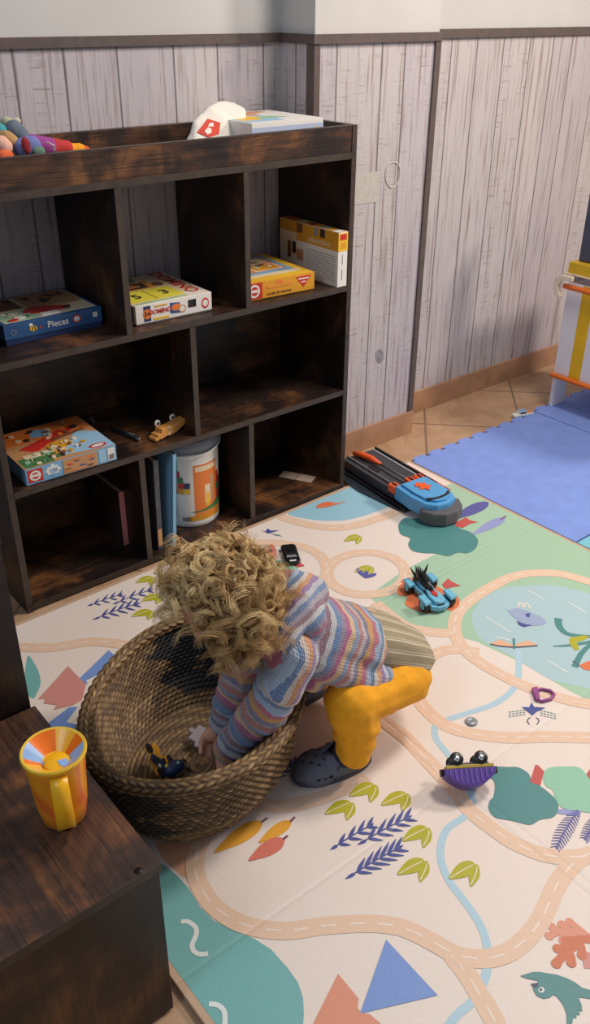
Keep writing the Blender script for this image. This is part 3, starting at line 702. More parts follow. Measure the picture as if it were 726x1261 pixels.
P_ = dict(pel=V((-.580, -.780, .150)), hl=V((-.590, -.822, .142)), hr=V((-.578, -.740, .142)), kl=V((-.752, -.852, .186)), al=V((-.742, -.858, .075)),
          kr=V((-.672, -.672, .178)), ar=V((-.652, -.650, .075)), w=V((-.660, -.778, .240)), ch=V((-.785, -.768, .318)), nk=V((-.868, -.757, .372)),
          sl=V((-.862, -.822, .325)), sr=V((-.850, -.705, .330)), el=V((-.902, -.812, .236)), wl=V((-.945, -.750, .120)), er=V((-.885, -.715, .235)), wr=V((-.918, -.695, .120)), hd=V((-.945, -.742, .442)))
child = thing('person', 'curly blond toddler in striped knit cardigan and yellow trousers crouching over the woven basket', 'person', (-.72, -.79, ZM))
FD = V((-.70, .16, -.70)).normalized(); UP = V((-.70, .0, .70)); UP = (UP-FD*UP.dot(FD)).normalized(); SD = FD.cross(UP).normalized()   # face, crown, side
HC = P_['hd']
def hp(f, u, s_): return HC+FD*f+UP*u+SD*s_
def hand(w, palm_dir, finger_dir, thumb_side, sc_=1.0):
    pd = V(palm_dir).normalized(); fd = V(finger_dir).normalized(); sd = pd.cross(fd).normalized()*thumb_side; fd = (fd-pd*fd.dot(pd)).normalized()
    sg = [(w, .0155, w+fd*.022, (.0165))]
    pc = w+fd*.022
    for k, (o, L) in enumerate(((-.0125, .024), (-.0042, .029), (.0042, .030), (.0125, .027))):
        a = pc+sd*o+fd*.006; b = a+fd*L*.5+pd*.004*(1+.3*k % 2); c = b+fd*L*.34+pd*.010; d = c+fd*L*.12+pd*.010
        sg += [(pc+sd*o*.7, .0085, a, .0068), (a, .0062, b, .0058), (b, .0058, c, .0052), (c, .0052, d, .0045)]
    a = w+fd*.006+sd*.014; b = a+sd*.012+fd*.010+pd*.004; c = b+fd*.012+pd*.006+sd*.002
    sg += [(a, .0085, b, .0068), (b, .0066, c, .0055)]
    return sg
segs = [(HC+UP*.008, .066, HC-UP*.012+FD*.010, .062), (HC+FD*.02-UP*.035, .036, HC+FD*.038-UP*.04, .022), (HC+FD*.02-UP*.022+SD*.028, .024, HC+FD*.02-UP*.022-SD*.028, .024),
        (HC+FD*.066-UP*.012, .006, HC+FD*.074-UP*.020, .0085), (HC+FD*.062-UP*.036, .010, HC+FD*.060-UP*.044, .010),
        (HC+SD*.066-UP*.008, (.010, .010, .014), HC+SD*.070-UP*.014, (.008, .010, .012)), (HC-SD*.066-UP*.008, (.010, .010, .014), HC-SD*.070-UP*.014, (.008, .010, .012)),
        (P_['nk'], .036, HC-FD*.015-UP*.02, .036), (P_['nk'], .040, P_['ch'], .052), (P_['ch'], .056, P_['w'], .058), (P_['w'], .058, P_['pel'], .060),
        (P_['nk'], .036, P_['sl'], .028), (P_['nk'], .036, P_['sr'], .028), (P_['sl'], .028, P_['el'], .022), (P_['el'], .022, P_['wl'], .0155),
        (P_['sr'], .028, P_['er'], .022), (P_['er'], .022, P_['wr'], .0155), (P_['hl'], .046, P_['kl'], .034), (P_['kl'], .034, P_['al'], .024), (P_['hr'], .046, P_['kr'], .034), (P_['kr'], .034, P_['ar'], .024),
        (P_['al'], .022, P_['al']+V((-.03, .014, -.035)), .014), (P_['ar'], .022, P_['ar']+V((-.03, .008, -.035)), .014)]
segs += hand(P_['wl']+V((-.006, .010, -.012)), (-.2, .8, -.25), (-.25, .30, -.85), -1)
segs += hand(P_['wr']+V((-.006, .004, -.012)), (-.2, -.6, -.25), (-.55, -.10, -.8), 1)
me = blob(segs, .0034, 3)
body = mesh_obj('body', me, [SKIN], child)
EW = M('eye white', (236, 232, 228), .2, .02); EI = M('brown iris', (70, 48, 34), .2, .1); LIP = M('lips', (196, 108, 98), .5, .08)
for s_ in (1, -1):
    mb = MB(); c = hp(.0565, .000, .024*s_); c = c-FD*.003; mb.ball(c, .0095, EW); mb.ball(c+FD*.0056, .0058, EI); mb.build('eye', child)
mb = MB(); mb.tube([hp(.0700, -.041, -.012), hp(.0735, -.0425, 0), hp(.0700, -.041, .012)], [.0018, .0034, .0018], LIP); mb.build('mouth', child)
# trousers
me = blob([(P_['hl'], .060, P_['hr'], .058), (P_['pel'], .060, P_['pel']+V((.020, -.004, -.005)), .060), (P_['hl'], .060, P_['kl'], .048), (P_['kl'], .050, P_['al']+V((0, 0, .055)), .044), (P_['al']+V((0, 0, .055)), .044, P_['al']+V((0, 0, -.006)), .036),
           (P_['hr'], .056, P_['kr'], .048), (P_['kr'], .048, P_['ar']+V((0, 0, -.010)), .036), (P_['pel'], .058, P_['w'], .055)], .005, 5,
          lambda c, n: c + n*(.0022*math.sin(c.z*150+c.x*60)*max(0, 1-abs(c.z-.11)/.09) + .003*(noise.noise(c*28))))
mesh_obj('trousers', me, [PANTS], child)
# shirt
me = blob([(P_['w']+V((-.03, 0, .02)), (.060, .070, .060), V((-.612, -.780, .200)), (.066, .078, .064)), (V((-.612, -.780, .200)), (.066, .078, .062), V((-.566, -.786, .166)), (.062, .080, .052))], .005, 5,
          lambda c, n: c+n*(.003*noise.noise(c*20)+.0016*math.sin(c.y*140)))
co = coords_of(me); A0 = np.array((-.66, -.779, .205)); ax_ = np.array(V((.094, -.006, -.055)).normalized()); rel = co-A0; q_ = rel-np.outer(rel@ax_, ax_); e1 = np.cross(ax_, (0, 1, 0)); e1 /= np.linalg.norm(e1); attr(me, 'u', (np.arctan2(q_[:, 1], q_@e1*-1*np.sign(e1[2])*-1)*.075+.5)*S)
mesh_obj('shirt', me, [SHIRT], child)
# cardigan
AX = (P_['nk']-P_['w']).normalized()
def knit_attr(me, a, ax, off=0, amp=.0):
    co = coords_of(me); rel = co-np.array(a); u = rel@np.array(ax); q = rel-np.outer(u, ax)
    e1 = np.array(V(ax).cross(V((0, 0, 1))).normalized()); e2 = np.cross(ax, e1); ang = np.arctan2(q@e1, q@e2)
    attr(me, 'u', (u+off+amp*np.sin(ang*2+1)+.3*np.abs(q@e1)*(0 if amp == 0 else 1))*S); attr(me, 'v', ang*.07*S)
sm_l = P_['sl']+(P_['el']-P_['sl'])*.55; sm_r = P_['sr']+(P_['er']-P_['sr'])*.55
def crumple(c, n): return c+n*(.0045*noise.noise(c*16)+.0022*noise.noise(c*45))
hem = V((-.700, -.782, .258))
me = blob([(P_['nk'], .047, P_['ch'], (.066, .078, .064)), (P_['ch'], (.066, .078, .064), hem, (.062, .086, .070)), (P_['nk']+V((0, 0, -.01)), .045, P_['sl'], .046), (P_['nk']+V((0, 0, -.01)), .045, P_['sr'], .046),
           (P_['sl'], .045, sm_l, .043), (P_['sr'], .045, sm_r, .043), (P_['ch']+V((-.01, -.03, -.02)), .05, V((-.72, -.845, .215)), .030), (V((-.72, -.845, .215)), .030, V((-.672, -.845, .200)), .026), (P_['ch']+V((0, 0, -.03)), .05, V((-.80, -.80, .235)), .03)], .0048, 5, crumple)
knit_attr(me, P_['w'], AX, 0, .010); cardigan = mesh_obj('cardigan', me, [KNIT], child)
for a, b, c in ((sm_l, P_['el'], P_['wl']), (sm_r, P_['er'], P_['wr'])):
    A = a+(b-a)*.02
    me = blob([(A, .0415, b, .0385), (b, .0385, b+(c-b)*.5, .0345), (b+(c-b)*.5, .0345, c, .0275), (b+(c-b)*.75, .0315, c, .028)], .0042, 4,
              lambda q, n, b=b, c=c: q+n*(.0026*math.sin((q-b).dot((c-b).normalized())*260)+.004*noise.noise(q*24)))
    ax = (c-a).normalized(); knit_attr(me, a, ax, .045, 0); mesh_obj('sleeve', me, [KNIT], cardigan)
# hood lying behind the neck
NB = P_['nk']
me = blob([(NB+V((-.008, -.062, .005)), .026, NB+V((.028, -.050, .030)), .030), (NB+V((.028, -.050, .030)), .030, NB+V((.052, -.010, .044)), .030), (NB+V((.052, -.010, .044)), .030, NB+V((.036, .040, .036)), .028),
           (NB+V((.036, .040, .036)), .028, NB+V((-.005, .052, .012)), .024), (NB+V((.02, -.03, .014)), .036, NB+V((.086, -.014, .014)), .036), (NB+V((.074, -.010, .026)), .034, NB+V((.05, -.052, .002)), .034)], .0045, 4,
          lambda c, n: c+n*.004*noise.noise(c*22))
co = coords_of(me); attr(me, 'u', ((co[:, 1]+.76)*.9+(co[:, 2]-.4)*.7-(co[:, 0]+.83)*.35)*S+.05); attr(me, 'v', (co[:, 0]-co[:, 1]*.3)*S)
mesh_obj('hood', me, [KNIT], cardigan)
# clogs and socks
def clog(ankle, toe_dir, leg, L=.152):
    d = V((toe_dir[0], toe_dir[1], 0)).normalized(); n_ = V((-d.y, d.x, 0)); hl = V((ankle.x, ankle.y, ZM))-d*.030
    T = Matrix(((d.x, n_.x, 0, hl.x), (d.y, n_.y, 0, hl.y), (0, 0, 1, ZM), (0, 0, 0, 1)))
    def ol(k, z=0):
        P = []
        for i in range(36):
            a = 2*PI*i/36; x = L/2-math.cos(a)*L/2*k+(0); w_ = (.0255+.0115*max(0, x/L)**1.3)*k; P.append((x, math.sin(a)*w_*(abs(math.sin(a))**-.18 if abs(math.sin(a)) > .05 else 1)))
        return P
    mb = MB(); vs = []; fs = []; rings = [(1.00, .001), (1.04, .006), (1.05, .016), (1.03, .022)]
    hts = [(1.02, .022), (.99, .030)]
    sh_ = MB()
    # sole
    vs = []; 
    for k, z in [(.92, 0), (1.0, .003), (1.05, .010), (1.05, .017), (1.01, .020), (.90, .020)]:
        vs += [(x, y, z) for x, y in ol(k)]
    fs = [(j*36+i, j*36+(i+1) % 36, (j+1)*36+(i+1) % 36, (j+1)*36+i) for j in range(5) for i in range(36)]
    fs += [list(range(36))[::-1], [180+i for i in range(36)]]
    mb.raw(vs, fs, SOLE, T, True); 
    # upper: shell whose top opens at the ankle
    up = []; NU = 9
    for j in range(NU):
        q = j/(NU-1)
        for i in range(36):
            x, y = ol(1.0)[i]; xx = x/L
            top = .052 if xx > .45 else .036+.016*max(0, (xx-.15)/.30) if xx > .15 else .040
            top = top*(1-.45*max(0, xx-.62)/.38)
            z = .018+(top-.018)*math.sin(q*PI/2)
            toe = max(0, min(1, (xx-.42)/.12)); kk = (1-math.cos(q*PI/2))
            open_ = .16*kk; closed_ = .985*kk**1.2
            s2 = 1-(open_*(1-toe)+closed_*toe); cx = L*.30 if toe == 0 else L*.60*toe+L*.30*(1-toe)
            if toe > 0: up.append(((x if toe == 0 else x-(x-min(x, L*.62+0*x))*kk*.75), y*(1-kk*toe*.9-(1-toe)*open_), z))
            else: up.append((cx+(x-cx)*s2, y*s2, z))
    fs = [(j*36+i, j*36+(i+1) % 36, (j+1)*36+(i+1) % 36, (j+1)*36+i) for j in range(NU-1) for i in range(36)]
    b = bmesh.new(); bv = [b.verts.new(v) for v in up]
    for f in fs:
        try: b.faces.new([bv[k] for k in f])
        except ValueError: pass
    bmesh.ops.remove_doubles(b, verts=b.verts[:], dist=.0005)
    bmesh.ops.solidify(b, geom=b.faces[:], thickness=.003); bmesh.ops.recalc_face_normals(b, faces=b.faces[:])
    sh_.bm(b, SHOE, T, True)
    # rounded vamp, vent holes, strap with rivet
    me_ = MB(); 
    me_.ball((L*.70, 0, .020), (L*.29, .0375, .033), SHOE, T)
    for (x, y) in ((.80, .012), (.80, -.012), (.72, 0), (.72, .020), (.72, -.020), (.88, 0), (.64, .012), (.64, -.012)):
        zz = .020+.033*math.sqrt(max(0, 1-((x-.70)/.29)**2-(y/.0375)**2)); me_.ball((L*x, y, zz), (.0034, .0026, .0016), NAVY, T, 1)
    for s_ in (1, -1):
        for x in (.60, .68, .76): me_.ball((L*x, s_*.0355, .026), (.005, .002, .0028), NAVY, T, 1)
    st = []
    for i in range(13):
        a = PI*i/12; st.append((L*.47-math.sin(a)*L*.44, math.cos(a)*.031, .036+.010*math.sin(a)))
    mt_ = MB(); vs = []; 
    for p in st: vs += [(p[0], p[1], p[2]-.006), (p[0], p[1], p[2]+.006), (p[0]+.003*0, p[1]*.92, p[2]+.006), (p[0], p[1]*.92, p[2]-.006)]
    fs = [(i*4+k, i*4+(k+1) % 4, (i+1)*4+(k+1) % 4, (i+1)*4+k) for i in range(12) for k in range(4)]
    mt_.raw(vs, fs, SHOE, T, True)
    for s_ in (1, -1): mt_.ball((L*.47, s_*.0325, .036), (.0065, .003, .0065), SHOE, T, 2)
    o = sh_.build('clog', child)
    v = MB(); v.v = me_.v; v.f = me_.f; v.mi = me_.mi; v.sm = me_.sm; v.mats = me_.mats; v.build('toe_cap', o); mb.build('sole', o); mt_.build('heel_strap', o)
    A2 = V((ankle.x-.004, ankle.y, .046))
    me = blob([(leg+V((-.002, 0, .035)), .0305, leg+V((-.004, .002, .0)), .0300), (leg+V((-.004, .002, .0)), .0300, A2, .0275), (A2, .0265, V((A2.x, A2.y, .036))+d*.045, .0185), (leg+V((-.012, .006, -.01)), .0275, A2+d*.02, .024)], .004, 3)
    mesh_obj('sock', me, [SOCK], child)
clog(V((-.728, -.846, 0)), (-.146, .052), P_['al']); clog(V((-.648, -.645, 0)), (-.146, .030), P_['ar'])
# hair: a soft cap and several hundred curling locks
def _hair(n):
    t = n.add('Attribute', attribute_name='tone').outputs['Fac']
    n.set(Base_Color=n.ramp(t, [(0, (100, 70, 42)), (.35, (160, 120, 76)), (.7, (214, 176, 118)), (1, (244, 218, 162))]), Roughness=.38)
    n.b.inputs['Anisotropic'].default_value = .5
HAIR = attr_mat('blond curly hair', _hair)
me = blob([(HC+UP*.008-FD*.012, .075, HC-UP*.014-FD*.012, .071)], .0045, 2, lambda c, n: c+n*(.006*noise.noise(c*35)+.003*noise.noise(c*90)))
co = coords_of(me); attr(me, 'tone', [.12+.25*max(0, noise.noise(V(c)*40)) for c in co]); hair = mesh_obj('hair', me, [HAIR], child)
rng = random.Random(11); allv = []; allf = []; allt = []
def add_strand(P, r, tone):
    P = np.array(P); n = len(P); o = len(allv)
    tg = np.gradient(P, axis=0); tg /= np.linalg.norm(tg, axis=1)[:, None]+1e-9
    x = np.cross(tg, (.3, .5, .81)); x /= np.linalg.norm(x, axis=1)[:, None]+1e-9; y = np.cross(tg, x)
    for i in range(n):
        rr_ = r*(1-.75*(i/(n-1))**3)
        for k in range(3):
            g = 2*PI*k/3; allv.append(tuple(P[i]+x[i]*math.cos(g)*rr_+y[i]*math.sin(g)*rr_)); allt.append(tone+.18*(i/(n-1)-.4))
    for i in range(n-1):
        for k in range(3): a, b_ = o+i*3+k, o+i*3+(k+1) % 3; allf.append((a, b_, b_+3, a+3))
G = V((0, 0, -1))
NL = 290
for q in range(NL):
    for _ in range(50):
        z = rng.uniform(-1, 1); a = rng.uniform(0, 2*PI); d = V((math.sqrt(1-z*z)*math.cos(a), math.sqrt(1-z*z)*math.sin(a), z))
        if d.dot(FD) < .60 and d.dot(UP) > -.72: break
    root = HC+UP*.004-FD*.010+d*.072
    edge = max(0, .55-d.dot(UP))       # lower locks hang longer
    L = rng.uniform(.034, .068)+.022*max(0, -d.z+.2)
    turns = rng.uniform(.7, 1.7); Rh = rng.uniform(.008, .0145); ph = rng.uniform(0, 2*PI); hand_ = rng.choice((1, -1))
    tang = (d.cross(V((rng.uniform(-1, 1), rng.uniform(-1, 1), rng.uniform(-1, 1))))).normalized()
    dirv = (d*rng.uniform(.15, .55)+tang*rng.uniform(.3, .9)+G*rng.uniform(.1, .7)).normalized()
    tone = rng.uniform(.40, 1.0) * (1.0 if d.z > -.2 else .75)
    nst = rng.randint(15, 22); npt = 30
    for s_ in range(nst):
        jx = V((rng.gauss(0, 1), rng.gauss(0, 1), rng.gauss(0, 1)))*.0021; dph = rng.gauss(0, .20); dL = rng.uniform(.85, 1.1); dR = Rh*rng.uniform(.8, 1.15)
        pts = []; c = root.copy(); dv = dirv.copy(); x = dv.cross(d+V((.01, .02, .03))).normalized()
        for i in range(npt):
            t = i/(npt-1)
            dv = (dv+G*.016-(c-HC).normalized()*max(0, ((c-HC).length-.088))*1.2).normalized()
            c = c+dv*L*dL/npt
            if (c-HC).length < .078: c = HC+(c-HC).normalized()*.078
            y = dv.cross(x).normalized(); x = y.cross(dv).normalized(); an = ph+dph+hand_*turns*2*PI*t; R_ = dR*min(1, t*3)
            pts.append(tuple(c+x*math.cos(an)*R_+y*math.sin(an)*R_+jx*min(1, t*2)))
        add_strand(pts, rng.uniform(.0003, .00055), tone+rng.uniform(-.12, .12))
for q in range(95):                        # large loose ringlets lying on the outside
    for _ in range(50):
        z = rng.uniform(-.7, 1); a = rng.uniform(0, 2*PI); d = V((math.sqrt(1-z*z)*math.cos(a), math.sqrt(1-z*z)*math.sin(a), z))
        if d.dot(FD) < .45 and d.dot(UP) > -.6: break
    c0 = HC+UP*.004-FD*.010+d*rng.uniform(.078, .088); x = d.orthogonal().normalized(); y = d.cross(x); a0 = rng.uniform(0, 2*PI); R_ = rng.uniform(.009, .0165); tw = rng.uniform(1.1, 1.9); hd_ = rng.choice((1, -1))
    drift = (x*rng.uniform(-1, 1)+y*rng.uniform(-1, 1)+G*.9).normalized(); drift = drift-d*drift.dot(d); tone = rng.uniform(.62, 1.05)
    for s_ in range(13):
        j = V((rng.gauss(0, 1), rng.gauss(0, 1), rng.gauss(0, 1)))*.0011; dR = R_*rng.uniform(.86, 1.12); pts = []
        for i in range(34):
            t = i/33; an = a0+hd_*tw*2*PI*t; k = dR*(1-.25*t)
            pts.append(tuple(c0+x*math.cos(an)*k+y*math.sin(an)*k+drift*.028*t+d*(.012*math.sin(PI*min(1, t*1.1))-.008+.004*math.sin(an))+j))
        add_strand(pts, .00045, tone+rng.uniform(-.1, .1))
for q in range(500):                       # frizz
    z = rng.uniform(-.5, 1); a = rng.uniform(0, 2*PI); d = V((math.sqrt(1-z*z)*math.cos(a), math.sqrt(1-z*z)*math.sin(a), z))
    if d.dot(FD) > .4: continue
    c = HC+d*.074; dv = (d*.6+V((rng.uniform(-1, 1), rng.uniform(-1, 1), rng.uniform(-1, 1)))*.8).normalized(); x = dv.orthogonal().normalized(); y = dv.cross(x); R_ = rng.uniform(.004, .010); tu = rng.uniform(.5, 1.6); L = rng.uniform(.02, .045); ph = rng.uniform(0, 6)
    add_strand([tuple(c+dv*L*i/20+(x*math.cos(ph+tu*2*PI*i/20)+y*math.sin(ph+tu*2*PI*i/20))*R_*min(1, i/6)) for i in range(21)], .00035, rng.uniform(.6, 1))
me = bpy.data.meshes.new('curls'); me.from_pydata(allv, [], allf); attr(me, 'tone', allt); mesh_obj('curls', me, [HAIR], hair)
# ================================================================== PRINTED BOXES
CARD = {k: M('card '+k, c, .45, .03, 20) for k, c in dict(blue=(44, 84, 132), navy=(34, 52, 92), white=(226, 222, 216), cream=(226, 206, 170), yellow=(232, 184, 52), gold=(214, 150, 40), lemon=(222, 210, 70), red=(196, 48, 40), orange=(222, 120, 52),
    brown=(120, 78, 50), tan=(190, 140, 96), green=(74, 122, 74), sky=(150, 190, 216), lilac=(176, 188, 214), lblue=(120, 170, 204), black=(30, 30, 34), grey=(140, 142, 148), pink=(206, 130, 130), mint=(150, 190, 160), dark=(60, 44, 42)).items()}
def paint_face(mb, T, w, h, shapes):
    """T maps face plane (x right, y up, z out of the face) ; shapes are flat coloured outlines in 0..1"""
    for i, (col, pts) in enumerate(shapes):
        mb.prism([((a-.5)*w, (b-.5)*h) for a, b in pts], 0, .00035+.00006*i, CARD[col], T)
def R_(x0, y0, x1, y1): return [(x0, y0), (x1, y0), (x1, y1), (x0, y1)]
def C_(cx, cy, rx, ry, n=16, a0=0, a1=2*PI): return [(cx+rx*math.cos(a0+(a1-a0)*k/n), cy+ry*math.sin(a0+(a1-a0)*k/n)) for k in range(n)]
def box_thing(name, label, cat, c, w, d, h, rz, cols, lid=.8, lid_shift=(0, 0, 0, 0), group=None):
    """flat box resting on a shelf: base tray + lid; returns thing, builders' face matrices"""
    t = thing(name, label, cat, c, group); c = V(c)
    B = TR(c, rz); mb = MB(); mb.box((-w/2+.002, -d/2+.002, .0005), (w/2-.002, d/2-.002, h-.003), CARD[cols[1]], B, .0008); mb.build('box_base', t)
    L = TR(c+V((lid_shift[0], lid_shift[1], 0)), rz+lid_shift[2]); L = L @ Matrix.Rotation(lid_shift[3], 4, 'X')
    mb = MB(); mb.box((-w/2, -d/2, h*(1-lid)), (w/2, d/2, h), CARD[cols[0]], L, .0012)
    top = L @ Matrix.Translation((0, 0, h)); front = L @ Matrix.Translation((0, -d/2, h*(1-lid/2))) @ Matrix.Rotation(PI/2, 4, 'X')
    right = L @ Matrix.Translation((w/2, 0, h*(1-lid/2))) @ Matrix.Rotation(PI/2, 4, 'Z') @ Matrix.Rotation(PI/2, 4, 'X')
    left = L @ Matrix.Translation((-w/2, 0, h*(1-lid/2))) @ Matrix.Rotation(-PI/2, 4, 'Z') @ Matrix.Rotation(PI/2, 4, 'X')
    return t, mb, top, front, right, left, h*lid
rg = random.Random(5)
def jumble(cols, x0, y0, x1, y1, n, s=.06):
    out = []
    for _ in range(n):
        cx, cy = rg.uniform(x0+s, x1-s), rg.uniform(y0+s, y1-s); a = rg.uniform(0, PI); r1, r2 = rg.uniform(.4, 1)*s, rg.uniform(.3, .8)*s
        out.append((rg.choice(cols), [(cx+r1*math.cos(k)*math.cos(a)-r2*math.sin(k)*math.sin(a)*(.7+.3*rg.random()), cy+r1*math.cos(k)*math.sin(a)+r2*math.sin(k)*math.cos(a)) for k in [2*PI*j/7 for j in range(7)]]))
    return out
# blue puzzle box, top left compartment
t, mb, top, front, right, left, fh = box_thing('puzzle_box', 'dark blue picture puzzle box with a skewed lid, in the top left compartment', 'puzzle box', (-.798, .186, Z2), .232, .19, .046, .0, ('blue', 'navy'), .72, (.0, .0, .0, .0))
for o_ in (): pass
sh_ = Matrix.Rotation(.035, 4, 'Y')
paint_face(mb, top, .232, .19, [('cream', R_(.04, .06, .97, .97)), ('mint', R_(.05, .07, .40, .45)), ('tan', R_(.42, .38, .96, .96)), ('brown', R_(.05, .50, .38, .95)), ('red', [(.30, .34), (.42, .50), (.80, .30), (.70, .18), (.36, .22)]), ('cream', R_(.385, .45, .42, .96))]
           + jumble(['brown', 'dark', 'tan', 'orange'], .44, .5, .95, .95, 16, .07) + jumble(['dark', 'black', 'orange'], .06, .52, .38, .94, 8, .06) + jumble(['cream', 'green', 'sky', 'white'], .05, .08, .38, .44, 9, .05) + [('white', C_(.22, .16, .06, .05)), ('red', C_(.14, .11, .05, .03)), ('dark', C_(.72, .22, .035, .04)), ('white', R_(.42, .08, .60, .17))])
mb.text('Pieces', .020, CARD['white'], front @ Matrix.Translation((.008, .000, .0006)), .0002)
paint_face(mb, front, .232, fh, [('red', C_(.73, .52, .045, .26)), ('white', C_(.73, .52, .030, .17)), ('white', R_(.90, .38, .95, .72)), ('yellow', C_(.285, .48, .035, .20)), ('black', R_(.270, .32, .280, .66)), ('black', R_(.295, .32, .305, .66)), ('white', C_(.265, .74, .018, .10)), ('red', C_(.36, .45, .014, .08)), ('grey', C_(.09, .45, .028, .19)), ('blue', C_(.09, .45, .022, .15))])
mb.build('box_lid', t)
# DOMINO box
t, mb, top, front, right, left, fh = box_thing('domino_box', 'white and yellow domino game box in the top middle compartment', 'game box', (-.520, .150, Z2), .205, .225, .046, -.02, ('white', 'grey'), .92)
paint_face(mb, top, .205, .225, [('cream', R_(.02, .02, .98, .98)), ('lemon', R_(.03, .10, .72, .48)), ('white', R_(.72, .04, .96, .16)), ('gold', R_(.03, .50, .60, .78)), ('green', R_(.03, .80, .50, .96)), ('dark', R_(.12, .54, .52, .74)), ('orange', C_(.32, .64, .10, .06)), ('brown', C_(.66, .60, .07, .08)), ('black', R_(.365, .12, .372, .46)), ('mint', R_(.05, .03, .70, .07))] + jumble(['cream', 'tan', 'brown'], .1, .52, .55, .76, 7, .04))
mb.text('DOMINO', .046, CARD['red'], top @ Matrix.Translation((.072, .012, .0010)) @ Matrix.Rotation(-PI/2, 4, 'Z'), .0004, sx=1.05)
mb.text('5', .046, CARD['black'], top @ Matrix.Translation((-.062, -.048, .0010)), .0003); mb.text('3', .046, CARD['black'], top @ Matrix.Translation((.012, -.048, .0010)), .0003)
paint_face(mb, front, .205, fh, [('navy', R_(.10, .08, .19, .92)), ('orange', C_(.145, .48, .055, .28)), ('blue', [(.44, .25), (.57, .2), (.57, .78), (.44, .85)]), ('orange', C_(.52, .55, .06, .2)), ('tan', C_(.60, .4, .05, .22)), ('white', C_(.60, .4, .035, .15)), ('red', C_(.91, .45, .05, .3)), ('white', C_(.91, .45, .035, .2)), ('yellow', R_(.22, .08, .42, .20)), ('gold', R_(.24, .78, .40, .86))] + [('black', R_(.68+.009*k, .38, .684+.009*k, .80)) for k in range(12)])
mb.text('DOMINO', .0155, CARD['red'], front @ Matrix.Translation((-.038, .001, .0010)), .0002, sx=.9); mb.text('3+', .015, CARD['black'], front @ Matrix.Translation((-.073, -.001, .0010)), .0002)
paint_face(mb, left, .225, fh, [('navy', R_(.55, .08, .95, .92)), ('red', R_(.60, .2, .75, .8)), ('white', R_(.78, .25, .9, .75))])
mb.build('box_lid', t)
# yellow game box
t, mb, top, front, right, left, fh = box_thing('game_box', 'yellow and orange learning game box in the top right compartment', 'game box', (-.207, .146, Z2), .212, .232, .046, -.06, ('gold', 'yellow'), .95)
paint_face(mb, top, .212, .232, [('yellow', R_(.02, .02, .98, .98)), ('cream', R_(.03, .14, .92, .24)), ('lblue', R_(.03, .24, .88, .94)), ('orange', R_(.06, .32, .82, .88)), ('pink', R_(.08, .34, .36, .58)), ('white', R_(.40, .34, .80, .58)), ('gold', R_(.42, .36, .78, .56)), ('cream', R_(.08, .62, .78, .86))] + jumble(['red', 'brown', 'green', 'dark', 'white'], .08, .34, .80, .86, 18, .05))
paint_face(mb, front, .212, fh, [('red', R_(.02, .05, .24, .95)), ('white', C_(.13, .5, .075, .38, 20)), ('red', C_(.13, .5, .050, .26, 20)), ('white', R_(.085, .42, .175, .58)), ('red', [(.72, .88), (.95, .88), (.835, .22)]), ('white', R_(.76, .70, .91, .78)), ('white', R_(.80, .52, .87, .58)), ('orange', C_(.48, .72, .06, .2, 12, 0, PI)), ('orange', R_(.30, .52, .66, .68)), ('gold', R_(.32, .55, .64, .64))])
mb.text('La isla de tesoros', .0105, CARD['brown'], front @ Matrix.Translation((-.004, -.012, .0009)), .0002)
mb.build('box_lid', t)
# white and yellow box standing on its side
t = thing('game_box', 'white box with yellow band standing upright against the right side of the bookshelf', 'game box', (-.036, .115, Z2))
mb = MB(); B = TR((-.036, .118, Z2)); mb.box((-.016, -.120, .0005), (.016, .120, .140), CARD['white'], B, .001)
lf = B @ Matrix.Translation((-.016, 0, .070)) @ Matrix.Rotation(-PI/2, 4, 'Z') @ Matrix.Rotation(PI/2, 4, 'X'); fr_ = B @ Matrix.Translation((0, -.120, .070)) @ Matrix.Rotation(PI/2, 4, 'X'); tp_ = B @ Matrix.Translation((0, 0, .140))
paint_face(mb, lf, .240, .138, [('gold', R_(0, .66, 1, 1)), ('cream', R_(0, .36, .30, .80)), ('brown', R_(.14, .30, .20, .62)), ('dark', R_(.22, .40, .29, .62)), ('tan', R_(.30, .30, .42, .5)), ('dark', R_(.70, .84, .78, .99)), ('grey', R_(.60, .84, .66, .99)), ('brown', R_(.30, .82, .40, .99))] + [('grey', R_(.48, .10+.05*k, .96, .108+.05*k)) for k in range(10)])
mb.text('JARARON·S', .017, CARD['cream'], lf @ Matrix.Translation((.045, .033, .001)), .0002)
paint_face(mb, fr_, .032, .138, [('yellow', R_(0, .66, 1, .99)), ('red', R_(.15, .86, .85, .97)), ('gold', R_(.2, .70, .8, .82)), ('grey', R_(.42, .42, .50, .60)), ('grey', R_(.42, .12, .50, .32))])
paint_face(mb, tp_, .032, .240, [('gold', R_(0, 0, 1, 1)), ('white', R_(.05, .02, .95, .12)), ('grey', R_(.1, .22, .9, .34)), ('orange', R_(.05, .40, .95, .56)), ('dark', R_(.1, .46, .8, .52)), ('cream', R_(.1, .62, .9, .72)), ('orange', R_(.1, .80, .9, .95))])
mb.build('box_body', t)
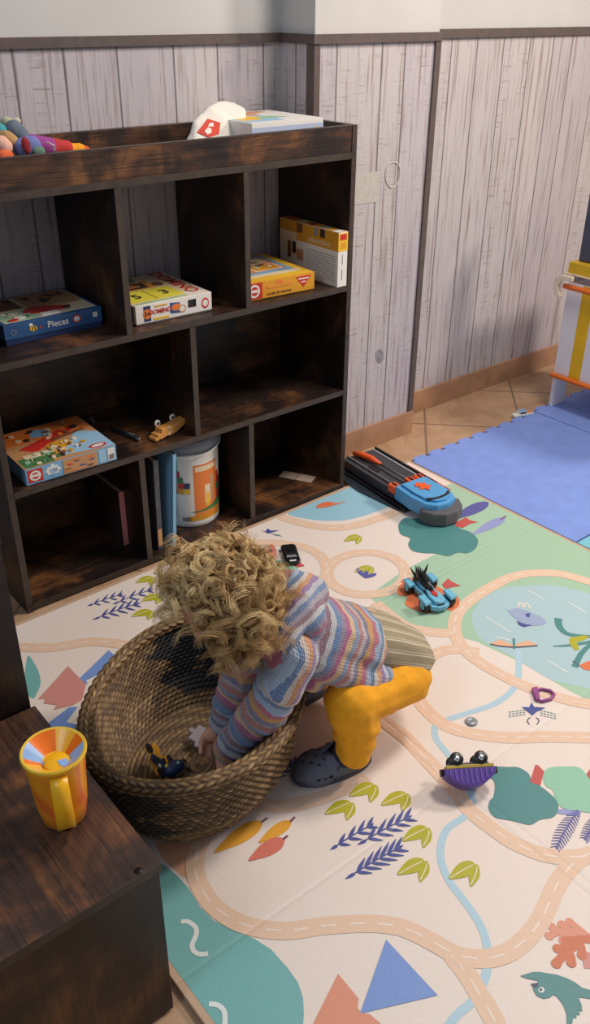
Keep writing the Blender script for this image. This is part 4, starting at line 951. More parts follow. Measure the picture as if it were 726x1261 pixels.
# 100 piece puzzle
t, mb, top, front, right, left, fh = box_thing('puzzle_box', 'light blue jigsaw puzzle box with a painted cover, in the middle left compartment', 'puzzle box', (-.834, .110, Z1), .222, .206, .041, -.03, ('lblue', 'sky'), .97)
paint_face(mb, top, .222, .206, [('tan', R_(.0, .0, 1, 1)), ('sky', [(.45, .10), (1, .0), (1, .45), (.80, .62)]), ('orange', R_(.02, .62, .98, .98)), ('red', [(.12, .50), (.25, .34), (.72, .60), (.88, .80), (.70, .78), (.40, .62)]), ('lblue', [(.34, .72), (.56, .66), (.60, .86), (.42, .92)]), ('green', R_(.02, .02, .34, .26)), ('cream', R_(.10, .22, .55, .32)), ('gold', C_(.52, .38, .14, .10)), ('brown', [(.50, .50), (.92, .60), (.9, .64), (.5, .56)]), ('red', C_(.84, .10, .10, .055)), ('white', C_(.84, .10, .07, .03))]
           + jumble(['brown', 'dark', 'tan', 'cream', 'orange'], .04, .55, .94, .96, 22, .05) + jumble(['green', 'dark', 'white', 'cream', 'mint'], .02, .02, .5, .36, 26, .04) + jumble(['gold', 'brown', 'white', 'cream'], .35, .1, .8, .45, 20, .035))
paint_face(mb, front, .222, fh, [('red', R_(.02, .12, .18, .90)), ('white', C_(.10, .5, .06, .31, 20)), ('red', C_(.10, .5, .04, .2, 20)), ('white', R_(.06, .44, .14, .58)), ('white', R_(.23, .30, .35, .78)), ('white', C_(.23, .54, .02, .10)), ('white', C_(.355, .54, .02, .10)), ('white', C_(.29, .82, .02, .10)), ('lblue', C_(.29, .28, .02, .10)), ('tan', R_(.40, .06, .78, .94)), ('sky', R_(.80, .1, .88, .9)), ('white', R_(.90, .12, .98, .88))]
           + jumble(['brown', 'red', 'gold', 'blue', 'dark', 'orange'], .40, .1, .78, .92, 16, .05) + [('grey', R_(.915+.008*k, .2, .918+.008*k, .5)) for k in range(7)])
mb.text('100', .014, CARD['lblue'], front @ Matrix.Translation((-.046, .001, .0012)), .0002)
mb.build('box_lid', t)
# pen-like rod, little chain, wooden car
METAL = M('brushed metal', (150, 150, 152), .3, .1, 40, 0, .9); BLK = M('black plastic', (26, 26, 28), .4, .1); 
t = thing('penlight', 'thin dark metal penlight lying beside the puzzle box', 'penlight', tuple(at(155, 534, Z1)))
a = at(137, 527, Z1+.006); b = at(166, 538, Z1+.006); c = at(172, 541, Z1+.006)
mb = MB(); mb.cyl(a, b, .0050, BLK); mb.build('barrel', t); mb = MB(); mb.cyl(b, c, .0056, METAL, .0045); mb.build('tip', t); mb = MB(); mb.tube([a+V((0, 0, .0055)), b+V((0, 0, .006))], .0009, METAL); mb.build('clip', t)
p0 = at(113, 517, Z1+.003); mb = MB()
for k in range(5): mb.lathe([(.0035+.0012*math.cos(g), .0012*math.sin(g)) for g in [2*PI*j/8 for j in range(9)]], METAL, TR(p0+V((.003*(k % 2), .006*k-.01, 0)), 0, .5*(k % 2)), 14)
tag(mb.build('key_chain', None, p0), 'short silver key chain lying behind the light blue puzzle box', 'chain')
WOODT = M('orange beech wood', (216, 150, 76), .5, .12, 25); WHT = M('white plastic', (228, 226, 220), .35, .02)
cw = at(208, 535, Z1); t = thing('wooden_car', 'small orange wooden toy car with white wheels, upside down on the middle shelf', 'toy car', tuple(cw))
u_ = (at(228, 522, Z1)-at(190, 538, Z1)); L = u_.length; T = frame(cw, u_, V((0, 0, 1)).cross(u_))
prof = [(-.5, .08), (-.5, .30), (-.42, .34), (-.42, .52), (-.30, .52), (-.28, .86), (.0, .80), (.30, .90), (.54, .98), (.50, .60), (.20, .16), (-.06, .04), (-.12, .12), (-.24, .10), (-.28, .02), (-.36, .10), (-.42, .02)]
T2 = T @ Matrix(((1, 0, 0, 0), (0, 0, -1, .016), (0, 1, 0, 0), (0, 0, 0, 1)))
mb = MB(); mb.prism([(x*L, z*.032+.0005) for x, z in prof], 0, .026, WOODT, T2, .002); mb.build('car_body', t)
for x in (-.20, .27):
    for y in (.014,): 
        mb = MB(); mb.cyl((x*L, y, .034), (x*L, y+.005, .034), .0085, WHT, None, 20, T); mb.cyl((x*L, y-.001, .034), (x*L, y+.006, .034), .004, CARD['black'], None, 12, T); mb.build('wheel', t)
mb = MB(); mb.tube([T @ V((-.12*L+.010*math.cos(a), -.0105, .018+.010*math.sin(a))) for a in [-PI/2+PI*k/8 for k in range(9)]], .0012, WHT); mb.build('mane_line', t)
# bucket
BK = at(236, 651, .022); bc = V((-.456, .128, .0217)); BR = .082; BHt = .258
t = thing('toy_bucket', 'round white toy brick bucket with orange label and grey lid, in the bottom middle compartment', 'bucket', tuple(bc))
GREYP = M('grey plastic lid', (112, 122, 134), .4, .05)
mb = MB(); mb.lathe([(.0001, .001), (BR*.93, .001), (BR*.95, .004), (BR, .215), (BR*.99, .225), (.0001, .225)], WHT, TR(bc), 48); mb.build('bucket_body', t)
mb = MB(); mb.lathe([(.0001, .226), (BR*1.00, .226), (BR*1.05, .222), (BR*1.06, .240), (BR*1.05, .252), (BR*1.02, BHt), (BR*.95, BHt), (BR*.93, .248), (.0001, .248)], GREYP, TR(bc), 48); mb.build('lid', t)
lb = MB(); lay = [0]
def patch(a0, a1, z0, z1, col, n=10, top=None):
    lay[0] += 1; vs = []
    for k in range(n+1):
        a = a0+(a1-a0)*k/n
        for j in range(2):
            z = (z0, z1)[j] if top is None or j == 0 else z1+top(k/n)
            r = BR*(.95+.05*(z-.004)/.211)+.0004+.00008*lay[0]; vs.append((bc.x+r*math.cos(a), bc.y+r*math.sin(a), bc.z+z))
    lb.raw(vs, [(2*k, 2*k+2, 2*k+3, 2*k+1) for k in range(n)], CARD[col], None, True)
ac = math.atan2(CP.y-bc.y, CP.x-bc.x)       # side turned to the room
A = lambda d: ac+math.radians(d)
patch(A(-85), A(85), .010, .205, 'white', 24); patch(A(-80), A(-20), .17, .205, 'grey', 12); patch(A(8), A(62), .028, .188, 'orange', 12); patch(A(-4), A(80), .020, .034, 'gold', 12, lambda k: .02*k); patch(A(4), A(80), .046, .050, 'green', 12, lambda k: .03*k*k)
patch(A(12), A(58), .168, .183, 'cream', 6); patch(A(30), A(42), .07, .125, 'cream', 4); patch(A(42), A(52), .075, .150, 'tan', 4); patch(A(32), A(40), .06, .10, 'yellow', 4); patch(A(62), A(70), .07, .15, 'red', 3); patch(A(66), A(76), .06, .13, 'dark', 3); patch(A(60), A(66), .095, .115, 'green', 3)
for (d, z, c) in ((-46, .105, 'navy'), (-34, .105, 'red'), (-22, .105, 'gold'), (-10, .105, 'yellow'), (-44, .122, 'red'), (-32, .122, 'orange'), (-20, .122, 'red'), (-10, .122, 'navy'), (-34, .139, 'green'), (-22, .139, 'green'), (-28, .156, 'red')): patch(A(d), A(d+11), z, z+.016, c, 3)
for k in range(11): patch(A(-46), A(-24), .030+.006*k, .0315+.006*k, 'grey', 3)
for k in range(8): patch(A(-16+2*k), A(-15+2*k), .022, .034, 'black', 1)
lb.build('label', t)
mb = MB(); hp_ = []
for k in range(25): a = A(-90+180*k/24); hp_.append(bc+V((BR*1.075*math.cos(a), BR*1.075*math.sin(a), .235-.018*math.sin(PI*k/24))))
mb.tube(hp_, .0022, WHT); mb.build('handle', t)
# books standing beside the bucket, and the pale one on the left
def book(label, x, y0, y1, z0, h, thick, cover, lean=0.0, group=None, rz=0, spine=None):
    z0 = z0+thick*math.sin(abs(lean))+.0004
    t = thing('picture_book', label, 'book', (x, y0, z0), group)
    T = TR((x, y0, z0), rz, 0, lean); mb = MB(); mb.box((0, 0, 0), (thick, .002, h), spine or cover, T, .0004); mb.box((0, 0, 0), (.0016, y1-y0, h), cover, T, .0004); mb.box((thick-.0016, 0, 0), (thick, y1-y0, h), cover, T, .0004)
    mb.build('cover', t); mb2 = MB(); mb2.box((.0017, .0022, .003), (thick-.0017, y1-y0-.003, h-.003), CARD['cream'], T); mb2.build('pages', t); return t, T
t, T = book('tall blue picture book standing against the round bucket', -.590, .010, .215, .0217, .262, .012, CARD['lblue'], .07)
t, T = book('dark speckled picture book leaning on the divider, left of the blue book', -.628, .020, .23, .0217, .255, .016, M('dark speckled cover', (70, 72, 78), .4, .5, 60), .02)
mb = MB(); mb.box((.002, -.0006, .01), (.014, .0004, .060), CARD['tan'], T); mb.build('spine_label', t)
t, T = book('board book with pale pink spine standing in the bottom left compartment', -.688, .094, .26, .0217, .158, .017, CARD['dark'], .0, None, 0, CARD['pink'])
# loose card
pc = V((-.087, .112, .0217)); mb = MB(); T = TR(pc, math.atan2(.1, -.045)+PI/2+.1); mb.prism([(-.0205, -.052), (.0205, -.052), (.0205, .052), (-.0205, .052)], .0004, .003, M('pale wood card', (196, 170, 150), .5, .06), T, .0006)
mb.prism([(-.0205, -.001), (.0205, -.001), (.0205, .001), (-.0205, .001)], .003, .0034, CARD['brown'], T)
tag(mb.build('domino_card', None, pc), 'pale wooden domino card lying alone in the bottom right compartment', 'card')
# ---- on the tray top
t, mb, top, front, right, left, fh = box_thing('puzzle_box', 'pale blue and white picture box lying on top of the bookshelf, right end', 'puzzle box', (-.172, .160, Z3), .215, .215, .076, .0, ('white', 'sky'), .9)
paint_face(mb, top, .215, .215, [('white', R_(.0, .0, 1, 1)), ('sky', R_(.02, .1, .55, .96)), ('yellow', [(.06, .25), (.30, .22), (.50, .50), (.35, .62), (.12, .55)]), ('orange', R_(.3, .66, .62, .78)), ('mint', [(.3, .3), (.75, .3), (.6, .5), (.4, .45)]), ('tan', R_(.5, .80, .8, .94))])
paint_face(mb, front, .215, fh, [('lilac', R_(.0, .0, 1, .86)), ('tan', C_(.30, .5, .03, .2)), ('navy', C_(.42, .55, .025, .16)), ('yellow', C_(.90, .6, .04, .14))])
mb.build('box_lid', t)
# white cloth bag
CLOTH = M('white cotton cloth', (224, 218, 208), .9, .05, 14, .25)
pts = [aty(x, y, Y) for x, y, Y in ((228, 176, .13), (240, 148, .14), (262, 126, .17), (287, 123, .20), (302, 134, .17), (299, 146, .15), (295, 166, .12), (240, 180, .10), (292, 132, .24), (262, 140, .26), (235, 172, .25), (290, 172, .24))]
bg_ = [(p, .006, q, .006) for p, q in ((pts[0], pts[7]), (pts[5], pts[6]))]
b = bmesh.new()
for p in pts+[V((p.x, p.y, Z3+.006)) for p in pts]: b.verts.new(p)
r = bmesh.ops.convex_hull(b, input=b.verts[:]); bmesh.ops.delete(b, geom=[v for v in b.verts if not v.link_faces], context='VERTS')
me = bpy.data.meshes.new('h'); b.to_mesh(me); b.free(); o = bpy.data.objects.new('h', me); COL.objects.link(o)
md = o.modifiers.new('r', 'REMESH'); md.mode = 'VOXEL'; md.voxel_size = .005; ms = o.modifiers.new('s', 'SMOOTH'); ms.iterations = 2
bpy.context.view_layer.update(); m2 = bpy.data.meshes.new_from_object(o.evaluated_get(bpy.context.evaluated_depsgraph_get())); bpy.data.objects.remove(o)
for v in m2.vertices: c = v.co.copy(); v.co = c+v.normal*(.005*noise.noise(c*22)+.0035*abs(noise.noise(V((c.x*40+c.z*30, c.y*12, c.z*8))))) if c.z > Z3+.012 else c
bag = thing('cloth_bag', 'crumpled white cloth bag with a red square print, lying on top of the bookshelf', 'bag', (-.33, .17, Z3)); bo = mesh_obj('cloth', m2, [CLOTH], bag)
# red printed square wrapped on the cloth
REDP = M('red bag print', (204, 66, 46), .8, .06); bpy.context.view_layer.update()
dg = bpy.context.evaluated_depsgraph_get()
def on_bag(x, y, off):
    d = ray(x, y).normalized(); M_ = bo.matrix_world.inverted(); okk, loc, nor, _ = bo.ray_cast(M_ @ (CP*S), (M_.to_3x3() @ d).normalized())
    return ((bo.matrix_world @ loc)/S+nor*off) if okk else None
def wrap(poly, mat, off, par, name):
    n = 8; c = V((sum(p[0] for p in poly)/len(poly), sum(p[1] for p in poly)/len(poly))); vs = []; fs = []; m = len(poly)*4; ring = []
    for i in range(len(poly)):
        for j in range(4): ring.append(V(poly[i]).lerp(V(poly[(i+1) % len(poly)]), j/4))
    cen = on_bag(c.x, c.y, off)
    if cen is None: return
    vs.append(cen)
    for k in range(1, n+1):
        for p in ring:
            q = c.lerp(p, k/n); h = on_bag(q.x, q.y, off)
            if h is None: return
            vs.append(h)
    for i in range(m): fs.append((0, 1+(i+1) % m, 1+i))
    for k in range(n-1):
        for i in range(m): a = 1+k*m+i; b_ = 1+k*m+(i+1) % m; fs.append((a, b_, b_+m, a+m))
    mb = MB(); mb.raw(vs, fs, mat, None, True); mb.build(name, par)
wrap([(242, 163), (255, 146), (271, 151), (269, 165), (257, 169)], REDP, .0016, bo, 'red_print')
wrap([(255, 156), (257, 152), (262, 151), (262, 156)], CLOTH, .0026, bo, 'white_emblem'); wrap([(251, 162), (255, 157), (259, 158), (260, 163), (255, 166)], CLOTH, .0026, bo, 'white_emblem')
# cloth toys at the left end
def soft(name, label, cat, parts, group='cloth toys on the bookshelf tray'):
    org = V(parts[0][1][0][0]); org.z = Z3
    t = thing(name, label, cat, tuple(org), group)
    for nm, sg, col in parts:
        me = blob(sg, .0035, 2, lambda c, n: c+n*.0015*noise.noise(c*50)); mesh_obj(nm, me, [M('felt %d %d %d' % col, col, .95, .10, 60, .5)], t)
def q(x, y, Y=.12): return aty(x, y, Y)
soft('caterpillar_toy', 'long cloth caterpillar toy in purple, red and yellow, right end of the toy pile', 'soft toy', [
    ('purple_body', [(q(38, 178), .022, q(62, 181), .020)], (150, 66, 140)), ('red_body', [(q(64, 181), .019, q(82, 182), .016)], (190, 56, 52)), ('yellow_body', [(q(86, 183), .013, q(98, 183), .012)], (236, 156, 34)), ('orange_tail', [(q(100, 184, .15), .012, q(108, 184, .15), .006)], (206, 92, 42)),
    ('feeler', [(q(56, 174, .09), .003, q(66, 178, .09), .003), (q(66, 178, .09), .003, q(67, 186, .09), .003)], (226, 196, 180))])
soft('rattle_toy', 'blue cloth toy with a dark red oval, in the middle of the toy pile', 'soft toy', [
    ('blue_body', [(q(28, 182, .09), .020, q(38, 180, .09), .022)], (110, 120, 176)), ('red_oval', [(q(31, 178, .066), (.009, .006, .016), q(33, 180, .066), (.009, .006, .016))], (150, 40, 46)), ('green_ring', [(q(42, 184, .08), .014, q(50, 186, .085), .010)], (96, 130, 112))])
soft('elephant_toy', 'grey and cream cloth animal lying on top of the toy pile', 'soft toy', [
    ('grey_head', [(q(17, 158, .12), .018, q(26, 166, .12), .017)], (104, 116, 130)), ('cream_body', [(q(7, 150, .14), .012, q(17, 153, .14), .010)], (176, 176, 150)), ('ear', [(q(20, 148, .12), (.010, .005, .008), q(22, 149, .12), (.008, .005, .006))], (206, 196, 176)), ('teal_foot', [(q(0, 160, .12), .014, q(4, 164, .12), .010)], (70, 160, 166))])
soft('rag_doll', 'cloth doll with peach face and tan curls at the left edge of the toy pile', 'soft toy', [
    ('face', [(q(2, 178, .08), .018, q(6, 180, .08), .016)], (228, 176, 156)), ('tan_curls', [(q(8, 168, .10), .013, q(15, 174, .10), .014), (q(0, 168, .11), .012, q(8, 168, .10), .012)], (186, 146, 98)), ('orange_dress', [(q(2, 192, .07), .014, q(10, 192, .07), .012)], (226, 104, 62))])
# ================================================================== FLOOR TOYS
PB = M('toy sky blue plastic', (84, 160, 214), .35, .05); PO = M('toy orange plastic', (236, 90, 30), .4, .06); PD = M('toy charcoal plastic', (58, 56, 62), .45, .08); PG = M('toy grey plastic', (92, 90, 92), .5, .06); PL = M('toy pale rail', (170, 172, 178), .4, .1)
PK = M('toy black plastic', (20, 21, 24), .35, .1); PU = M('toy purple plastic', (92, 66, 150), .4, .10); PY = M('toy brass yellow', (176, 150, 60), .45, .15); PC = M('toy car pale blue', (112, 186, 216), .35, .08); CHR = M('toy chrome', (190, 190, 194), .25, .05, 30, 0, .8)
CLR = M('dark blue grey sheet', (46, 58, 66), .25, .3, 14)
# launcher: local x = long axis towards the nose, y = width, z up
H0 = .052; a = at(425, 547, H0+.01); b = at(531, 611, H0+.01); ax = V((b.x-a.x, b.y-a.y, 0)); LL = ax.length
ax.normalize(); wy = V((-ax.y, ax.x, 0))
o0 = V((b.x, b.y, ZM)); T = Matrix(((ax.x, wy.x, 0, o0.x), (ax.y, wy.y, 0, o0.y), (0, 0, 1, o0.z), (0, 0, 0, 1))) @ Matrix.Diagonal((1.14, 1.14, .86, 1))
gun = thing('toy_launcher', 'long black, orange and blue toy car launcher lying beside the bookshelf', 'toy launcher', tuple(o0))
LN = .30
mb = MB(); mb.box((-LN, -.050, .016), (-.085, .052, .050), PD, T, .004); mb.box((-LN, -.036, .050), (-.090, -.030, .056), PG, T, .001); mb.box((-LN, -.004, .050), (-.10, .004, .055), PG, T, .001)
mb.prism([(-LN, -.062), (-.03, -.058), (-.03, .050), (-LN, .056)], .002, .016, PK, T, .003)
mb.box((-.22, -.026, .0505), (-.185, -.012, .054), PK, T, .003)
mb.build('track_bed', gun)
for y0, m_, z in ((.052, PL, .052), (.060, PK, .058), (.066, PL, .050)):
    mb = MB(); mb.box((-LN, y0, .004), (-.03 if z < .055 else -.05, y0+.005, z), m_, T, .001); mb.build('side_rail', gun)
mb = MB(); mb.box((-.17, .0716, .030), (-.01, .0745, .050), PO, T, .001); mb.build('orange_strip', gun)
mb = MB(); mb.tube([T @ V(p) for p in ((-.298, -.014, .060), (-.275, -.006, .064), (-.24, .002, .064), (-.205, .006, .060))], [.006, .0095, .0095, .005], PO, 10); mb.tube([T @ V(p) for p in ((-.205, .006, .060), (-.105, .008, .060))], .0035, PG, 8); mb.build('lever', gun)
for y in (-.042, .012, .040):
    mb = MB(); mb.box((-.105, y-.011, .040), (-.078, y+.011, .066), PO, T, .003); mb.box((-.100, y-.003, .066), (-.083, y+.003, .069), PK, T, .001); mb.build('coupling', gun)
mb = MB(); hood = [(-.080, -.050), (-.02, -.054), (.030, -.048), (.052, -.026), (.056, .006), (.044, .038), (.01, .052), (-.080, .050)]
mb.prism(hood, .020, .070, PB, T, .006); mb.prism([(x*.86-.004, y*.74) for x, y in hood], .070, .078, PB, T, .004)
arc = [(.020+.020*math.cos(a_)-.004, .040*math.sin(a_)) for a_ in [-1.15+2.3*k/10 for k in range(11)]]
mb.prism(arc+[(x-.007, y*.92) for x, y in arc[::-1]], .074, .0800, PK, T); nose = mb.build('nose_cover', gun)
mb = MB(); em = [(-.050, -.012), (-.040, -.020), (-.034, -.010), (-.022, -.020), (-.020, -.006), (-.006, -.002), (-.018, .006), (-.022, .018), (-.032, .010), (-.044, .014), (-.046, .002), (-.056, .0)]
mb.prism(em, .078, .0815, PO, T, .001); mb.build('orange_emblem', nose)
mb = MB(); mb.prism([(.030, -.058), (.058, -.046), (.078, -.020), (.080, .014), (.062, .046), (.036, .060), (.02, .055), (.02, -.055)], .004, .050, PG, T, .006); mb.build('bumper', gun)
mb = MB(); mb.prism([(-LN+.06, -.082), (-.18, -.084), (-.10, -.072), (-.04, -.062), (-LN, -.058)], .001, .008, CLR, T, .002); mb.build('dark_sheet', gun)  # thin dark sheet along the low side of the launcher
# monster car
def car_frame(p, q, side=None, z=ZM):
    a, b = at(*p, z), at(*q, z); d = (b-a); d.z = 0; L = d.length; d.normalize(); s = V((-d.y, d.x, 0)); c = (a+b)/2; c.z = z
    return Matrix(((d.x, s.x, 0, c.x), (d.y, s.y, 0, c.y), (0, 0, 1, c.z), (0, 0, 0, 1))), L, c
T, L, c = car_frame((512, 720), (544, 755)); W = L*.52
mc = thing('monster_car', 'pale blue toy car with black dragon spikes, on the orange printed bush', 'toy car', tuple(c))
mb = MB(); out = [(-.48, -.16), (-.30, -.20), (-.05, -.15), (.20, -.22), (.42, -.20), (.50, -.08), (.50, .08), (.42, .20), (.20, .22), (-.05, .15), (-.30, .20), (-.48, .16)]
mb.prism([(x*L, y*L) for x, y in out], .007, .020, PC, T, .003); mb.prism([(x*L*.8+.05*L, y*L*.6) for x, y in out], .020, .030, PC, T, .004)
mb.prism([(.02*L, -.035*L), (.20*L, -.06*L), (.30*L, 0), (.20*L, .06*L), (.02*L, .035*L)], .030, .032, CARD['red'], T, .001); mb.prism([(.28*L, -.10*L), (.46*L, -.06*L), (.46*L, .06*L), (.28*L, .10*L)], .020, .024, PK, T, .001); mb.build('car_body', mc)
for x, y, r in ((.30, -.27, .13), (.30, .27, .13), (-.34, -.25, .12), (-.34, .25, .12)):
    mb = MB(); s = 1 if y > 0 else -1; mb.cyl((x*L, y*L-.008, r*L), (x*L, y*L+.008, r*L), r*L, PK, None, 22, T); w_ = mb.build('wheel', mc)
    mb = MB(); mb.cyl((x*L, y*L+s*.006, r*L), (x*L, y*L+s*.0092, r*L), r*L*.62, PC, None, 18, T); mb.build('hub', w_)
    mb = MB(); mb.prism([(x*L-r*L*1.15, y*L-.009), (x*L+r*L*1.1, y*L-.009), (x*L+r*L*.9, y*L+.009), (x*L-r*L*1.15, y*L+.009)], r*L*1.5, r*L*2.05, PC, T, .003); mb.build('fender', mc)
mb = MB()
for i in range(9):
    x = -.44+.085*i; hh = .055-.018*abs(i-2.5)/3 if i < 6 else .034-.003*i
    for yy in (-.07, .0, .07):
        k = 1.25 if yy == 0 else .8
        mb.lathe([(.0065, 0), (.006, .008), (.0008, hh*k*.72)], PK, T @ TR((x*L, yy*L, .020), 0, yy*5, -.5+.03*i), 6, False)
mb.tube([T @ V((x*L, 0, z)) for x, z in ((-.46, .034), (-.3, .040), (-.1, .036), (.1, .031))], [.010, .012, .010, .004], PK, 8)
mb.lathe([(.004, 0), (.003, .010), (.0006, .026)], PK, T @ TR((-.40*L, -.10*L, .040), 0, .5, -.3), 6, False); mb.lathe([(.004, 0), (.003, .010), (.0006, .026)], PK, T @ TR((-.40*L, .10*L, .040), 0, -.5, -.3), 6, False)
mb.build('dragon_spikes', mc)
# small black car
T, L, c = car_frame((354, 675), (361, 697)); t = thing('toy_car', 'tiny black toy sports car on the mat beside the curly head', 'toy car', tuple(c)); W = L*.46
mb = MB(); mb.prism([(-.5*L, -.36*W), (-.42*L, -.5*W), (.40*L, -.5*W), (.5*L, -.3*W), (.5*L, .3*W), (.40*L, .5*W), (-.42*L, .5*W), (-.5*L, .36*W)], .004, .014, PK, T, .002); mb.prism([(-.26*L, -.36*W), (.16*L, -.38*W), (.16*L, .38*W), (-.26*L, .36*W)], .014, .022, PK, T, .003); mb.build('car_body', t)
mb = MB(); mb.prism([(.14*L, -.30*W), (.26*L, -.34*W), (.26*L, .34*W), (.14*L, .30*W)], .0140, .0165, CARD['grey'], T); mb.build('windscreen', t); mb = MB(); mb.prism([(-.36*L, -.18*W), (-.28*L, -.2*W), (-.28*L, .2*W), (-.36*L, .18*W)], .0142, .0150, WHT, T); mb.build('white_marking', t); mb = MB(); mb.prism([(.40*L, -.22*W), (.47*L, -.2*W), (.47*L, .2*W), (.40*L, .22*W)], .0142, .0150, WHT, T); mb.build('white_marking', t)
for x in (-.28, .30):
    for y in (-.46, .46): mb = MB(); mb.cyl((x*L, y*W-.002, .0062), (x*L, y*W+.002, .0062), .0062, CARD['black'], None, 14, T); mb.build('wheel', t)
# purple wagon lying upside down: roof arc on the mat, wheels up
p, q_ = at(547, 985, ZM), at(609, 981, ZM); d = (q_-p); d.z = 0; L = d.length; d.normalize(); c = (p+q_)/2; c.z = ZM
up2 = V((-.25, -.35, 0)); s = V((0, 0, 1)).cross(d)
T = Matrix(((d.x, s.x, 0, c.x), (d.y, s.y, 0, c.y), (d.z, s.z, 1, c.z), (0, 0, 0, 1))) @ Matrix.Translation((0, -.004, .0215)) @ Matrix.Rotation(-1.02, 4, 'X')
t = thing('toy_wagon', 'purple toy wagon lying overturned with its wheels up', 'toy wagon', tuple(c))
prof = [(-.50, .040), (-.50, .030)] + [(-.46+.92*k/10, .006+.020*(1-math.sin(PI*k/10))**1.2) for k in range(11)] + [(.50, .030), (.50, .040)]
TP = T @ Matrix(((1, 0, 0, 0), (0, 0, -1, .018), (0, 1, 0, 0), (0, 0, 0, 1)))
mb = MB(); mb.prism([(x*L, z) for x, z in prof], .000, .036, PU, TP, .002)
for k in range(9): x = -.40+.1*k; zb = .006+.020*(1-math.sin(PI*(x+.46)/.92))**1.2; mb.box((x*L-.0012, -.0194, zb+.006), (x*L+.0012, -.0180, .038), M('toy purple ribs', (120, 92, 180), .4, .1), T)
mb.build('wagon_body', t)
mb = MB(); mb.box((-.47*L, -.019, .039), (.47*L, .019, .045), PY, T, .001); mb.box((-.40*L, -.012, .045), (.40*L, .012, .050), PG, T, .001); mb.build('chassis', t)
for x in (-.24, .24):
    for y in (-.0205, .0145): 
        mb = MB(); mb.cyl((x*L, y, .056), (x*L, y+.006, .056), .0125, PK, None, 24, T); w_ = mb.build('wheel', t); mb = MB(); yy = y-.0006 if y < 0 else y+.0056
        mb.cyl((x*L, yy, .056), (x*L, yy+.001, .056), .005, CHR, None, 14, T); mb.build('hub', w_)
for x in (-.52, .52): mb = MB(); mb.box((x*L-.004, -.006, .030), (x*L+.004, .006, .042), PK, T, .001); mb.build('buffer', t)
# plum plastic ring, coin
c = at(668, 856, ZM); mb = MB(); P = [at(x, y, ZM+.004) for x, y in ((656, 850), (667, 848), (677, 850), (682, 855), (678, 860), (667, 863), (660, 861))]
mb.tube([tuple(v) for v in P], .0036, M('plum plastic', (150, 74, 140), .35, .05), 8, None, True); P2 = [at(x, y, ZM) for x, y in ((654, 849), (661, 848), (664, 862), (659, 862))]
mb.prism([(v.x, v.y) for v in P2], ZM+.0015, ZM+.007, M('plum plastic', (150, 74, 140)), None, .001); tag(mb.build('plastic_clip', None, c), 'plum coloured D-shaped plastic clip on the mat above the printed bat', 'clip')
c = at(580, 889, ZM); mb = MB(); mb.lathe([(.0001, .0008), (.0115, .0008), (.0125, .0015), (.0125, .003), (.0115, .0038), (.0095, .0032), (.0001, .0032)], M('pewter token', (140, 144, 150), .4, .2, 80, .3, .4), TR(c), 28); mb.lathe([(.005, .0032), (.006, .0042), (.007, .0032)], CHR, TR(c), 20); tag(mb.build('token', None, c), 'small round pewter token lying on the mat', 'token')
# little white car by the foam tile
T, L, c = car_frame((634, 517), (657, 513), z=.0); t = thing('toy_car', 'tiny white toy car with teal roof, by the edge of the blue foam', 'toy car', tuple(c)); T = T @ TR((0, .016, 0))
mb = MB(); mb.prism([(-.5*L, -.012), (.5*L, -.012), (.5*L, .012), (-.5*L, .012)], .005, .015, WHT, T, .003); mb.prism([(-.25*L, -.010), (.15*L, -.010), (.15*L, .010), (-.25*L, .010)], .015, .025, WHT, T, .003); mb.build('car_body', t)
mb = MB(); mb.prism([(-.22*L, -.0085), (.12*L, -.0085), (.12*L, .0085), (-.22*L, .0085)], .025, .0265, CARD['lblue'], T); mb.box((-.20*L, -.0108, .017), (.10*L, -.0100, .023), CARD['navy'], T); mb.build('windows', t); mb = MB(); mb.prism([(.2*L, -.009), (.45*L, -.009), (.45*L, .009), (.2*L, .009)], .015, .0162, CARD['orange'], T); mb.build('bonnet', t)
for x in (-.28, .30):
    for y in (-.0125, .0085): mb = MB(); mb.cyl((x*L, y, .0055), (x*L, y+.004, .0055), .0055, PK, None, 12, T); mb.build('wheel', t)
# ================================================================== IN THE BASKET
zb = ZM+.012
def jig(T, s, mat, name):
    P = []
    for (x0, y0), (x1, y1), kn in (((-1, -1), (1, -1), 1), ((1, -1), (1, 1), -1), ((1, 1), (-1, 1), 1), ((-1, 1), (-1, -1), 1)):
        d = V((x1-x0, y1-y0)); n = V((d.y, -d.x)).normalized()*kn; a = V((x0, y0))
        for t_k, h in ((0, 0), (.38, 0), (.36, .22), (.42, .42), (.5, .50), (.58, .42), (.64, .22), (.62, 0)): P.append(a+d*t_k+n*h)
    mb = MB(); mb.prism([(p.x*s, p.y*s) for p in P], 0, .004, mat, T, .0006); return mb
c = at(250, 907, zb+.012); c = V((c.x, c.y, zb+.010)); o = jig(TR(c, .5, .25, .1), .022, M('grey cardboard', (150, 140, 146), .8, .06), 'x').build('puzzle_piece', None, c); tag(o, 'grey jigsaw puzzle piece on the basket bottom beside the toddler’s hand', 'puzzle piece')
c = at(196, 934, zb+.03); c = V((c.x, c.y, zb+.022)); T = TR(c, .9, .9, .2)
t = thing('puzzle_piece', 'orange, blue and black jigsaw puzzle piece standing against the basket wall', 'puzzle piece', tuple(c)); mb = jig(T, .028, CARD['gold'], 'x'); mb.build('card', t)
mb = MB(); mb.prism([(-.026, -.026), (-.002, -.026), (.004, .0), (-.006, .026), (-.026, .026)], .0041, .0048, CARD['navy'], T)
for x, y, r in ((-.030, -.006, .011), (.0, .034, .010), (.026, -.018, .009), (-.012, -.032, .010), (-.014, .012, .008), (.006, -.006, .006)): mb.prism(C_(x, y, r, r), .0042, .0054, CARD['black'], T)
